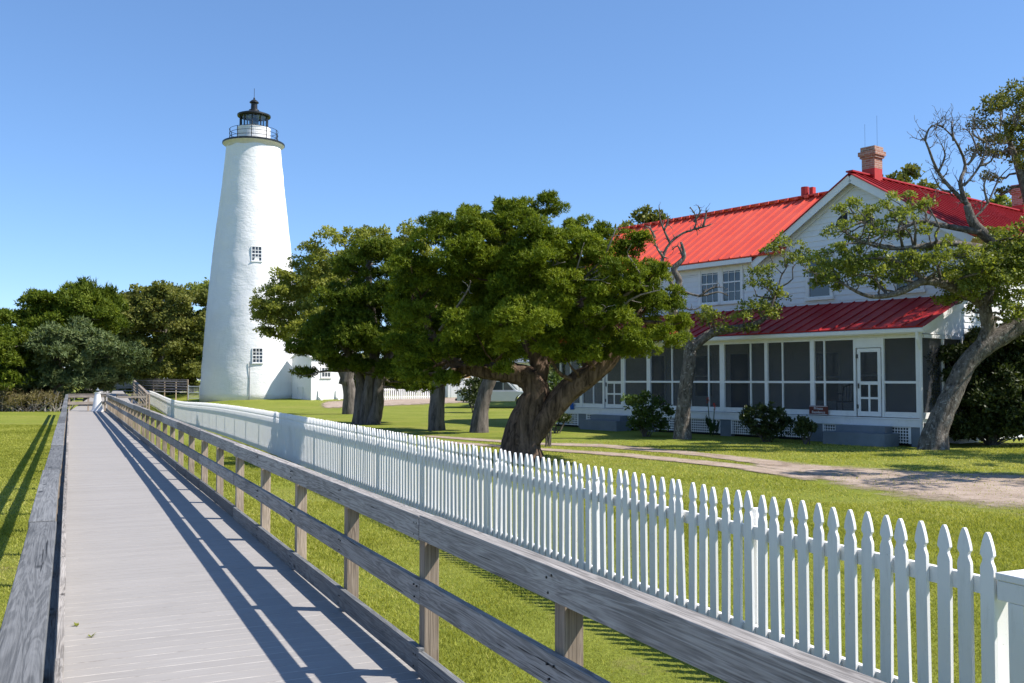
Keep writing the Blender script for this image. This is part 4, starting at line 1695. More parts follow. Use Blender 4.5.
def grow(mb, skel, targets, r, tip=.012, wob=.25, n=6, rfac=.55, segs=6):
    """grow a branch from the nearest skeleton node to every target; skel: list of (Vector, radius)"""
    order = sorted(targets, key=lambda q: min((Vector(q) - s[0]).length for s in skel))
    for q in order:
        q = Vector(q)
        best = min(skel, key=lambda s: (q - s[0]).length + (1.5 if s[0].z > q.z + .3 else 0) + .02 / max(.01, s[1]))
        p0, r0 = best
        L = (q - p0).length
        if L < .15: continue
        rb = max(tip * 1.3, min(r0 * .75, rfac * .06 * L ** .9 + tip))
        pts, rr = [], []
        side = Vector((r.gauss(0, 1), r.gauss(0, 1), r.gauss(0, .6)))
        for i in range(segs + 1):
            f = i / segs
            p = p0.lerp(q, f)
            p += side * wob * L * .25 * math.sin(math.pi * f) + Vector((r.gauss(0, 1), r.gauss(0, 1), r.gauss(0, 1))) * wob * L * .06 * (0 < i < segs)
            pts.append(p); rr.append(rb * (1 - f) + tip * f)
        mb.tube(pts, rr, n, .15)
        skel.extend(list(zip(pts, rr))[1:])


def twigs(mb, pts, rad, r, depth, spread=.9):
    """short crooked side shoots along a bare branch"""
    for i in range(1, len(pts)):
        for _ in range(2):
            if r.random() < .42: continue
            d = (pts[i] - pts[i - 1]).normalized()
            q = pts[i].copy()
            v = (d + Vector((r.gauss(0, spread), r.gauss(0, spread), r.gauss(.35, spread)))).normalized()
            L = r.uniform(.18, .5) * (1 if depth > 1 else .6)
            P, R = [q.copy()], [max(.008, rad[i] * .6)]
            for s_ in range(3):
                v = (v + Vector((r.gauss(0, .45), r.gauss(0, .45), r.gauss(.1, .45)))).normalized()
                q = q + v * L / 3
                P.append(q.copy()); R.append(max(.005, R[0] * (1 - (s_ + 1) / 3.6)))
            mb.tube(P, R, 4)
            if depth > 1: twigs(mb, P, R, r, depth - 1, spread)


def depth_pads(plist, Y, depth, seed, copies=2, dome=1):
    """pads given as (px, py, radius px) spread through the crown's depth around Y"""
    r = random.Random(seed)
    out = []
    cx = sum(p[0] for p in plist) / len(plist)
    ext = max(abs(p[0] - cx) for p in plist) + 15
    c0 = at(cx, max(p[1] for p in plist), Y)
    cz = c0.z
    for (px, py, rp) in plist:
        c = at(px, py, Y)
        rad = rp * Y / F_PX
        hd = depth * math.sqrt(max(.08, 1 - ((px - cx) / ext) ** 2))
        offs = [-.75, .1, .8] if copies == 3 else ([-.5, .55] if copies == 2 else [0])
        for o in offs:
            y = Y + hd * (o + r.uniform(-.2, .2))
            # the crown is a dome: pads in front of and behind its middle draw in and down
            f = math.sqrt(max(.3, 1 - (.85 * (y - Y) / max(.1, depth)) ** 2))
            if not dome: f = 1
            zc = cz if c.z > cz else c.z
            out.append((c0.x + (c.x - c0.x) * f + r.uniform(-.15, .15) * rad, y, zc + (c.z - zc) * f + r.uniform(-.2, .2) * rad, rad * r.uniform(.85, 1.1)))
    return out


def tree(name, label, base, trunks, pads, leaf, barkm, seed, group=None, cat='tree', limbs=True, bare=(), n=10, ridges=0, twist=0, wob=.3, twiggy=0, bare_mat=None, **fk):
    t = thing(name, label, cat, base, 0, group)
    r = random.Random(seed)
    mb = MB()
    skel = []
    for i, tr_ in enumerate(trunks):
        pts, rad = smooth_path(tr_, 5)
        mb.tube(pts, rad, n if i == 0 else max(7, n - 3), .12, seed + i, ridges, twist)
        kk = max(2, len(pts) // 3) if i == 0 else 1
        skel.extend(list(zip(pts, rad))[kk:])
    if limbs:
        grow(mb, skel, [(p[0], p[1], p[2] - .1 * p[3]) for p in pads], r, wob=wob)
    bb = mb
    for q in bare:
        if bare_mat: bb = MB()
        pts, rad = smooth_path(q, 3)
        bb.tube(pts, rad, 6, .15)
        if twiggy: twigs(bb, pts, rad, r, twiggy)
        if bare_mat: bb.build('dead_limb', bare_mat, t, True, loc=base).location = (0, 0, 0)
    mb.build('trunk', barkm, t, True, loc=base).location = (0, 0, 0)
    o = foliage('crown', leaf, t, pads, seed, loc=base, **fk)
    o.location = (0, 0, 0)
    return t


CEDAR = dict(dens=235, L=.072, Wd=.030, k=5, up=.25, out=.5, jit=.75, sub=17, subr=.34, flat=.8, tintspread=.13)
OAK = dict(dens=42, L=.13, Wd=.07, k=3, up=.15, out=.4, jit=.9, sub=11, subr=.36, flat=.7, quad=True)


def P4(px, py, Y, r): 
    p = at(px, py, Y); return (p.x, p.y, p.z, r)


# --- the big twisted cedar by the fence
def big_cedar():
    Y = 22.6
    b = base_at(521, Y)
    main = [(b.x + .02, b.y, b.z - .15, .58), P4(521, 445, Y, .44), P4(523, 428, Y, .37), P4(530, 410, Y, .33), P4(536, 395, Y, .31), P4(532, 382, Y + .05, .30), P4(520, 375, Y + .1, .25), P4(500, 372, Y + .1, .22), P4(478, 370, Y + .2, .18), P4(455, 364, Y + .3, .14), P4(438, 345, Y + .4, .11), P4(425, 320, Y + .4, .07)]
    left = [P4(530, 440, Y - .1, .25), P4(541, 424, Y - .15, .26), P4(553, 408, Y - .2, .27), P4(570, 390, Y - .25, .27), P4(595, 371, Y - .3, .24), P4(618, 350, Y - .3, .17), P4(636, 325, Y - .2, .11), P4(640, 300, Y, .06)]
    mid = [P4(534, 386, Y + .1, .24), P4(540, 365, Y + .3, .22), P4(530, 340, Y + .4, .19), P4(520, 300, Y + .5, .15), P4(500, 250, Y + .4, .09)]
    mid2 = [P4(590, 375, Y, .18), P4(588, 345, Y + .5, .17), P4(580, 310, Y + .7, .14), P4(570, 265, Y + .6, .09)]
    pl = [(450, 242, 33), (478, 231, 29), (508, 228, 29), (540, 230, 31), (572, 242, 28), (598, 252, 26), (480, 268, 42), (528, 265, 42), (575, 285, 36), (618, 272, 32), (645, 300, 30), (655, 268, 14), (662, 335, 22), (612, 318, 34), (566, 330, 30), (520, 318, 36), (470, 320, 36), (432, 280, 32), (418, 318, 26), (640, 342, 20), (422, 350, 20), (455, 352, 22), (500, 352, 20), (405, 262, 20), (585, 352, 14), (680, 322, 10), (440, 382, 9), (412, 378, 12), (455, 258, 26), (540, 262, 28), (605, 285, 26), (500, 290, 28), (545, 300, 26), (398, 300, 16), (395, 345, 16), (480, 362, 14), (545, 350, 16), (620, 350, 14), (410, 366, 14), (442, 376, 12), (500, 366, 12), (598, 360, 12), (565, 358, 12)]
    pads = depth_pads(pl, Y, 2.8, 11, 2)
    pads += depth_pads([(440, 232, 22), (470, 220, 20), (508, 216, 20), (545, 217, 20), (576, 230, 20), (602, 246, 22), (630, 252, 22), (652, 272, 18), (666, 300, 17), (678, 325, 13), (405, 285, 18), (398, 315, 14), (392, 345, 14), (402, 370, 13), (425, 388, 11), (448, 380, 12), (604, 225, 8), (640, 236, 9)], Y, .5, 17, 1, 0)
    r = random.Random(4)
    bare = []
    for (a, bb, c) in (((560, 300), (600, 262), (616, 228)), ((590, 310), (640, 285), (628, 255)), ((545, 300), (572, 278), (582, 250)), ((560, 290), (590, 275), (610, 262)), ((440, 330), (462, 300), (470, 285)), ((560, 330), (590, 318), (605, 308)), ((540, 330), (560, 285), (600, 280)), ((600, 330), (630, 300), (660, 290)), ((520, 300), (545, 270), (565, 262))):
        q = [P4(*a, Y - .4, .04), P4(*bb, Y - 1.5, .024), P4(*c, Y - 1.95, .010)]
        bare.append(q)
    tree('cedar_tree', bare_mat=M['bark_twig'], twiggy=1, label='biggest cedar with a thick twisted leaning trunk just beyond the picket fence', base=b, trunks=[main, left, mid, mid2], pads=pads, leaf=M['cedar'], barkm=M['bark_cedar'], seed=21, n=26, ridges=.10, twist=.10, bare=bare, **dict(CEDAR, tintspread=.19))


big_cedar()


def left_cedar():
    Y = 42
    b = base_at(366, Y)
    tr = [[(b.x, b.y, b.z - .15, .40), P4(367, 405, Y, .28), P4(371, 380, Y, .24), P4(375, 350, Y, .22), P4(370, 300, Y, .18), P4(368, 260, Y, .08)],
          [(b.x + .3, b.y - .2, b.z - .15, .36), P4(378, 405, Y - .2, .25), P4(380, 380, Y - .2, .21), P4(393, 345, Y, .16), P4(410, 300, Y, .1)],
          [(b.x - .35, b.y + .2, b.z - .15, .32), P4(360, 400, Y + .2, .24), P4(359, 375, Y + .2, .19), P4(340, 340, Y, .15), P4(325, 320, Y, .08)]]
    pl = [(352, 262, 22), (380, 250, 24), (405, 262, 22), (340, 296, 28), (375, 292, 32), (410, 298, 30), (322, 330, 24), (355, 335, 30), (390, 335, 30), (418, 335, 24), (304, 350, 15), (300, 372, 10), (325, 356, 15), (395, 368, 18), (428, 362, 16), (362, 366, 16), (340, 366, 8), (430, 300, 20), (412, 385, 10)]
    k = dict(CEDAR); k.update(dens=85, L=.13, Wd=.055)
    tree('cedar_tree', 'dark spreading cedar on a clump of stout trunks beside the white outbuilding', b, tr, depth_pads(pl, Y, 2.6, 12, 2), M['cedar_dk'], M['bark_dark'], 22, n=16, ridges=.08, twist=.05, **k)
    # the two cedars between it and the big one
    Y = 36.5
    b = base_at(437, Y)
    tr = [[(b.x, b.y, b.z - .1, .37), P4(437, 410, Y, .29), P4(439, 385, Y, .26), P4(440, 360, Y, .25), P4(445, 320, Y, .14), P4(450, 290, Y, .08)]]
    pl = [(430, 330, 26), (455, 320, 28), (448, 290, 26), (425, 365, 14), (462, 352, 18), (440, 300, 24), (436, 358, 14)]
    tree('cedar_tree', 'slender cedar with a straight upright trunk, left of two behind the fence', b, tr, depth_pads(pl, Y, 2.2, 13, 2), M['cedar'], M['bark_dark'], 23, n=12, ridges=.06, **k)
    Y = 35
    b = base_at(479, Y)
    tr = [[(b.x, b.y, b.z - .1, .38), P4(481, 412, Y, .28), P4(486, 390, Y, .25), P4(493, 372, Y, .24), P4(505, 340, Y, .14), P4(510, 300, Y, .08)]]
    pl = [(490, 330, 26), (515, 325, 26), (508, 290, 26), (480, 300, 26), (520, 350, 14)]
    tree('cedar_tree', 'cedar whose bare trunk leans right, standing just left of the twisted one', b, tr, depth_pads(pl, Y, 2.2, 14, 2), M['cedar_dk'], M['bark_dark'], 24, n=12, ridges=.06, **k)


left_cedar()


def lighthouse_oak():
    Y = 54
    b = base_at(350, Y)
    tr = [[(b.x, b.y, b.z - .15, .50), P4(350, 395, Y, .38), P4(343, 370, Y, .32), P4(322, 345, Y, .3), P4(300, 325, Y, .18), P4(278, 310, Y, .09)],
          [P4(345, 385, Y, .4), P4(352, 350, Y, .3), P4(350, 300, Y, .2), P4(345, 260, Y, .1)]]
    pl = [(268, 302, 15), (258, 318, 9), (262, 332, 8), (283, 275, 16), (300, 262, 14), (318, 248, 14), (338, 240, 16), (362, 232, 15), (388, 228, 14), (412, 226, 12), (278, 322, 16), (300, 300, 20), (322, 285, 22), (308, 330, 15), (345, 275, 22), (285, 340, 8), (400, 245, 16), (275, 290, 12), (260, 300, 8), (330, 320, 20), (270, 285, 14), (290, 285, 16), (262, 312, 12), (275, 312, 15), (295, 318, 16), (300, 280, 16), (318, 265, 16), (335, 262, 14), (355, 250, 15), (375, 245, 14), (272, 334, 9), (288, 335, 12), (310, 315, 16), (420, 236, 12), (432, 250, 14)]
    k = dict(OAK); k.update(dens=36, L=.16, Wd=.085, sub=11)
    tree('live_oak', 'pale yellow-green live oak overlapping the right side of the lighthouse', b, tr, depth_pads(pl, Y, 2.6, 31, 2), M['oak_pale'], M['bark_dark'], 31, n=12, **k)


lighthouse_oak()


def dead_oak():
    Y = 31.0
    b = base_at(682, Y)
    tr = [[(b.x, b.y, b.z - .1, .33), P4(683, 415, Y, .24), P4(686, 385, Y, .22), P4(690, 355, Y, .21), P4(686, 335, Y, .2), P4(674, 315, Y, .16), P4(674, 300, Y, .13), P4(679, 281, Y, .11), P4(674, 269, Y, .10), P4(684, 257, Y, .07), P4(681, 242, Y, .04)],
          [P4(690, 350, Y, .18), P4(712, 333, Y, .15), P4(745, 327, Y - .2, .12), P4(765, 318, Y - .3, .07), P4(775, 295, Y - .3, .04)]]
    dd = [[(675, 290), (664, 268), (663, 257), (670, 243), (683, 233), (694, 229), (696, 217), (690, 207)],
          [(694, 229), (703, 227), (712, 224)], [(703, 227), (706, 215), (706, 209)],
          [(670, 243), (664, 230), (660, 218), (659, 205)], [(663, 257), (656, 246), (654, 236)], [(664, 230), (668, 222), (667, 214)],
          [(683, 257), (678, 246), (672, 250)], [(674, 312), (655, 290), (648, 270), (640, 262)], [(679, 290), (700, 296), (718, 292), (728, 296)], [(700, 296), (712, 288), (722, 287)],
          [(674, 300), (690, 310), (705, 305)], [(694, 222), (700, 212), (698, 206)], [(655, 238), (650, 228), (645, 226)]]
    r = random.Random(8)
    bare = []
    for q in dd:
        n_ = len(q)
        yy = Y + r.uniform(-.3, .3)
        bare.append([P4(x, y, yy, (.07 if n_ > 4 else .045) * (1 - .75 * i / (n_ - 1))) for i, (x, y) in enumerate(q)])
    pl = [(772, 252, 11), (785, 246, 12), (765, 275, 13), (775, 295, 13), (755, 305, 14), (770, 315, 14), (742, 318, 12), (790, 262, 9), (712, 322, 12), (705, 312, 8), (722, 330, 8), (758, 285, 10), (800, 255, 8), (748, 330, 8)]
    k = dict(OAK); k.update(dens=42, L=.10, Wd=.055, sub=7, subr=.56, fill=.45)
    tree('live_oak', 'slim grey oak with dead bare upper branches in front of the porch', b, tr, depth_pads(pl, Y - .2, .8, 33, 2, 0), M['oak'], M['bark_oak'], 33, n=12, bare=bare, wob=.5, twiggy=1, **k)


dead_oak()


def right_oak():
    Y = 26.4
    b = base_at(935, Y)
    main = [(b.x - .1, b.y, b.z - .15, .46), P4(937, 428, Y, .31), P4(951, 396, Y, .26), P4(967, 364, Y, .25), P4(987, 345, Y, .26), P4(1010, 331, Y, .25), P4(1030, 312, Y, .22), P4(1050, 270, Y + .3, .22), P4(1060, 220, Y + .5, .14), P4(1040, 180, Y + .6, .08)]
    up = [P4(978, 354, Y, .21), P4(988, 330, Y, .19), P4(985, 305, Y - .1, .15), P4(991, 285, Y, .13), P4(1000, 250, Y + .1, .12), P4(985, 235, Y + .1, .15), P4(973, 222, Y, .13), P4(967, 205, Y, .09)]
    low = [P4(985, 305, Y, .16), P4(955, 288, Y - .4, .14), P4(925, 281, Y - .7, .11), P4(898, 293, Y - .9, .08), P4(868, 296, Y - 1.0, .05), P4(840, 282, Y - 1.0, .025)]
    mid = [P4(998, 252, Y, .12), P4(970, 246, Y - .3, .1), P4(945, 243, Y - .5, .085), P4(915, 247, Y - .6, .065), P4(885, 248, Y - .7, .045), P4(858, 240, Y - .7, .03), P4(838, 228, Y - .7, .016)]
    hi = [P4(980, 232, Y, .1), P4(945, 226, Y + .1, .075), P4(918, 222, Y + .2, .06), P4(890, 232, Y + .2, .045), P4(862, 222, Y + .2, .03), P4(848, 205, Y + .2, .016)]
    sub1 = [P4(925, 281, Y - .7, .07), P4(905, 265, Y - .8, .05), P4(880, 258, Y - .9, .035), P4(850, 262, Y - .9, .02)]
    bare_px = [[(968, 208), (952, 190), (938, 170), (925, 142), (921, 140)], [(968, 208), (962, 185), (966, 165), (955, 140), (945, 128)], [(962, 185), (978, 165), (985, 140), (982, 125)], [(938, 170), (945, 155), (940, 140)], [(966, 165), (975, 150), (970, 132), (962, 128)], [(952, 190), (940, 188), (930, 170)],
               [(978, 165), (990, 160), (998, 145)], [(972, 222), (988, 205), (1000, 180), (1012, 165)], [(955, 140), (950, 128), (955, 122)], [(985, 140), (975, 132), (976, 122)], [(945, 128), (938, 124), (934, 128)], [(925, 142), (930, 130), (940, 124)], [(988, 205), (985, 185), (992, 170)],
               [(930, 226), (925, 212), (930, 198)], [(915, 247), (908, 232), (900, 226)], [(890, 232), (880, 240), (868, 250)], [(945, 243), (930, 255), (918, 262)], [(862, 222), (852, 226), (838, 236)]]
    r = random.Random(2)
    bare = []
    for q in bare_px:
        n_ = len(q); r0 = .07 if n_ >= 5 else .04
        yy = Y + r.uniform(-.2, .4)
        bare.append([P4(x + r.uniform(-2, 2), y + r.uniform(-2, 2), yy + .15 * i * r.uniform(-1, 1), r0 * (1 - .8 * i / (n_ - 1))) for i, (x, y) in enumerate(q)])
    pl = [(822, 270, 10), (840, 276, 12), (858, 268, 13), (876, 262, 12), (892, 272, 12), (908, 262, 11), (925, 266, 12), (850, 254, 8), (836, 230, 8), (850, 206, 9), (866, 216, 9), (880, 205, 8), (862, 236, 9), (890, 225, 9), (905, 214, 9), (918, 208, 8), (918, 232, 8), (935, 258, 10), (832, 250, 7), (885, 283, 8), (846, 286, 7),
          (960, 272, 18), (985, 268, 20), (1008, 262, 20), (975, 292, 16), (1000, 285, 18), (1020, 285, 18), (962, 300, 10), (1018, 250, 16), (1015, 234, 12), (1000, 238, 11), (1034, 245, 18), (952, 256, 10), (990, 308, 10), (900, 200, 6), (944, 282, 9), (808, 262, 7), (970, 285, 16), (995, 275, 18), (1012, 300, 18), (980, 255, 14), (1022, 265, 18), (1000, 318, 10), (1020, 312, 12), (958, 296, 12), (940, 245, 8), (875, 240, 8), (900, 262, 9), (868, 278, 9), (915, 275, 9), (826, 282, 8), (842, 265, 10)]
    k = dict(OAK); k.update(dens=54, L=.095, Wd=.052, sub=9, subr=.58, fill=.55)
    pads = depth_pads(pl, Y - .3, 1.5, 41, 2, 0)
    tree('live_oak', 'large live oak leaning right from the porch corner with branches across the gable', b, [main, up, low, mid, hi, sub1], pads, M['oak'], M['bark_oak'], 41, n=24, ridges=.05, twist=.06, bare=bare, wob=.6, twiggy=2, **k)
    # the taller oak further right
    Y = 28.5
    b = base_at(1075, Y)
    tr = [[(b.x, b.y, b.z - .1, .5), P4(1072, 380, Y, .4), P4(1060, 300, Y, .32), P4(1045, 240, Y, .24), P4(1030, 200, Y, .18), P4(1018, 165, Y, .11), P4(1005, 130, Y, .05)], [P4(1050, 250, Y, .2), P4(1075, 190, Y, .14), P4(1070, 120, Y, .06)]]
    pl = [(1003, 108, 14), (988, 120, 10), (1018, 98, 14), (1030, 120, 16), (1012, 135, 12), (992, 145, 9), (1022, 155, 12), (1040, 150, 14), (1060, 110, 20), (1080, 150, 24), (1070, 190, 24), (1050, 200, 16), (1095, 220, 26), (1100, 110, 20), (1000, 150, 9), (1008, 172, 9), (1020, 185, 9), (1010, 118, 11), (996, 98, 8), (1020, 88, 8), (1004, 135, 10)]
    k.update(fill=.46, L=.095)
    tree('live_oak', 'tall thin-leaved oak rising at the right behind the leaning oak', b, tr, depth_pads(pl, Y, 1.6, 43, 2, 0), M['oak_ol'], M['bark_oak'], 43, n=10, wob=.6, **k)


right_oak()


def lane_oak():
    for (x, y, sd_, lab, h) in ((13.6, 18.6, 47, 'spreading oak beside the sandy lane, standing past the right border of the view', 5.4), (17.5, 23.0, 48, 'oak between the sandy lane and the side of the house, past the right border', 6.4)):
        b = Vector((x, y, gz(x, y)))
        r = random.Random(sd_)
        pads = []
        for i in range(26):
            a = r.uniform(0, 6.28); d = r.uniform(.2, 2.6)
            pads.append((x + d * math.cos(a), y + d * math.sin(a), h + r.uniform(-1.2, 1.0) - d * .25, r.uniform(.4, .75)))
        k = dict(OAK); k.update(dens=40, L=.13, Wd=.075, sub=9)
        tree('live_oak', lab, b, [[(x, y, b.z - .1, .4), (x + .1, y, 1.0, .28), (x - .1, y + .2, 2.4, .24), (x, y, h - .6, .1)]], pads, M['oak'], M['bark_oak'], sd_, n=10, wob=.5, **k)


lane_oak()


def background():
    k = dict(dens=22.0, L=.25, Wd=.12, k=4, up=.15, out=.5, jit=.7, sub=16, subr=.36, flat=.7)
    ok = dict(dens=16.0, L=.28, Wd=.17, k=3, up=.15, out=.4, jit=.9, sub=16, subr=.38, flat=.8, quad=True)
    def T(name, label, px, Y, pl, leaf, seed, kk, barkm='bark_dark', depth=3.0, tx=None, h=None, group=None):
        b = base_at(px, Y)
        top = min(p[1] for p in pl) + 22
        tx = tx if tx is not None else px
        tr = [[(b.x, b.y, b.z - .2, .45), P4(px + 1, 392, Y, .36), P4((px + tx) / 2, 365, Y, .3), P4(tx, (365 + top) / 2, Y, .2), P4(tx, top, Y, .07)]]
        tree(name, label, b, tr, depth_pads(pl, Y, depth, seed, 2), M[leaf], M[barkm], seed, group=group, n=8, **kk)
    T('cedar_tree', 'bluish grey-green cedar with layered boughs behind the end of the boardwalk', 57, 60, [(68, 328, 18), (50, 345, 22), (88, 340, 22), (112, 350, 18), (70, 358, 26), (42, 366, 18), (100, 366, 22), (130, 358, 12), (60, 380, 18), (88, 384, 16), (36, 384, 12), (115, 378, 12), (140, 354, 7), (75, 395, 8)], 'cedar_bl', 51, k)
    T('cedar_tree', 'broad olive cedar rising behind the bluish cedar at the left', 40, 70, [(50, 305, 20), (72, 296, 18), (92, 302, 18), (35, 318, 18), (60, 322, 24), (88, 326, 22), (20, 316, 12), (25, 335, 16), (15, 350, 16), (45, 350, 16), (105, 318, 14)], 'cedar_dk', 52, k)
    T('cedar_tree', 'dark cedar at the left edge of the lawn, cut by the picture border', 2, 58, [(2, 328, 16), (10, 352, 16), (-15, 345, 20), (12, 372, 14), (-8, 378, 18), (-12, 315, 14), (20, 385, 8), (25, 362, 10), (30, 378, 10), (5, 390, 10), (14, 340, 12)], 'cedar_dk', 53, k)
    T('distant_tree', 'dark tree filling the gap behind the left edge cedar and the bluish cedar', 16, 78, [(15, 345, 18), (0, 365, 18), (28, 362, 18), (15, 385, 16), (35, 385, 12), (-5, 385, 14)], 'cedar_dk', 62, ok)
    k2 = dict(k); k2.update(L=.42, Wd=.12, up=.7, sub=14, subr=.3)
    T('cedar_tree', 'spiky dark cedar with a ragged top between the olive trees', 88, 72, [(88, 288, 9), (98, 292, 10), (78, 292, 9), (104, 300, 12), (90, 305, 16), (112, 306, 9), (100, 320, 16)], 'cedar_dk', 54, k2)
    T('live_oak', 'dense shaded oak closing the gap between the cedars and the olive oak', 118, 104, [(100, 320, 20), (125, 315, 20), (150, 320, 20), (110, 345, 22), (140, 345, 22), (100, 370, 20), (130, 370, 22), (155, 365, 20), (90, 385, 14), (120, 388, 14), (148, 386, 14)], 'oak', 60, ok, 'bark_oak', 4.0)
    T('live_oak', 'dense shaded oak behind the olive oak, just left of the lighthouse wall', 190, 106, [(175, 320, 20), (200, 318, 20), (225, 322, 20), (170, 345, 22), (195, 345, 22), (220, 348, 22), (165, 372, 18), (190, 372, 20), (215, 372, 20), (175, 388, 12), (205, 388, 12)], 'oak_ol', 61, ok, 'bark_oak', 4.0)
    T('live_oak', 'broad brownish-olive live oak between the cedars and the lighthouse', 153, 90, [(128, 300, 16), (148, 293, 16), (170, 290, 15), (192, 294, 15), (208, 298, 12), (138, 322, 20), (165, 316, 22), (192, 320, 20), (125, 342, 16), (150, 350, 20), (182, 348, 20), (203, 345, 14), (145, 374, 14), (172, 374, 14), (198, 372, 12), (118, 320, 12), (212, 320, 12), (120, 362, 10)], 'oak_ol', 55, ok, 'bark_oak', 4.0, 165)
    T('live_oak', 'green-topped live oak directly behind the left edge of the lighthouse', 215, 97, [(200, 292, 14), (222, 288, 14), (245, 292, 16), (215, 312, 18), (240, 316, 18), (205, 338, 18), (230, 345, 20), (210, 368, 14), (240, 370, 16)], 'oak', 56, ok, 'bark_oak', 4.0)
    # trees seen past the house roof
    T('live_oak', 'rounded oak crown showing above the left end of the red roof', 640, 66, [(622, 222, 12), (640, 216, 11), (655, 222, 12), (630, 240, 20), (655, 245, 20), (640, 280, 30), (640, 330, 30), (665, 225, 8)], 'oak_ol', 57, ok, 'bark_oak', 3.0)
    T('live_oak', 'oak crown peeping over the ridge beside the brick chimney', 905, 58, [(890, 178, 9), (904, 172, 9), (916, 178, 8), (895, 200, 18), (920, 200, 16), (900, 240, 28), (900, 300, 40)], 'oak_ol', 58, ok, 'bark_oak', 3.0)
    T('live_oak', 'leafy oak standing beyond the second chimney at the right', 990, 56, [(972, 212, 10), (955, 200, 6), (990, 205, 10), (1010, 215, 14), (1030, 200, 16), (990, 240, 24), (1030, 250, 30), (1000, 300, 40), (1050, 300, 40)], 'oak', 59, ok, 'bark_oak', 3.0)
    # the belt behind the garage and the lawn
    r = random.Random(77)
    spots = [(-40, 85), (-95, 75), (290, 100), (330, 96), (362, 92), (395, 98), (425, 92), (455, 104), (490, 98), (525, 92), (560, 100)]
    tops = {290: 330, 330: 330, 362: 335}
    labels = ['low dark tree beyond the left border of the lawn, nearer the bluish cedar', 'low dark tree at the far left of the lawn, outermost of the belt',
              'distant tree hidden behind the outbuilding roof', 'distant tree behind the outbuilding wall with the window', 'distant tree seen between the outbuilding and the cedar trunks',
              'distant tree behind the left part of the low picket fence', 'distant tree behind the right part of the low picket fence', 'distant tree behind the left corner of the garage',
              'distant tree behind the right part of the garage roof', 'distant tree beyond the front of the silver pickup', 'distant tree hidden past the left end of the house']
    for i, (px, Y) in enumerate(spots):
        top = 345 + r.uniform(-15, 10)
        pl = [(px + r.uniform(-16, 16), top + j * 9 + r.uniform(-5, 5), r.uniform(10, 18)) for j in range(6)] + [(px - 14, 386, 12), (px + 12, 386, 12)]
        T('distant_tree', labels[i], px, Y, pl, ['oak', 'oak_ol', 'cedar'][i % 3], 80 + i, ok, 'bark_dark', 3.0, group='belt of trees beyond the lawn')


background()


def shrub(name, label, base, pads, leaf, seed, group=None, cat='shrub', stems=True, **kw):
    t = thing(name, label, cat, base, 0, group)
    kk = dict(dens=95, L=.10, Wd=.06, k=3, up=.2, out=.5, jit=.8, sub=11, subr=.5, flat=.9, quad=True, fill=.36)
    kk.update(kw)
    r = random.Random(seed)
    mb = MB()
    for p in pads:
        q = Vector(p[:3]); b = Vector(base)
        s = b + Vector((r.uniform(-.1, .1), r.uniform(-.1, .1), -.05))
        m = s.lerp(q, .5) + Vector((r.uniform(-.1, .1), r.uniform(-.1, .1), .1))
        mb.tube([s, m, q], [.022, .016, .008], 5)
    mb.build('stems', M['bark_dark'], t, loc=base).location = (0, 0, 0)
    foliage('foliage', M[leaf], t, pads, seed, loc=base, low=-.9, **kk).location = (0, 0, 0)
    return t


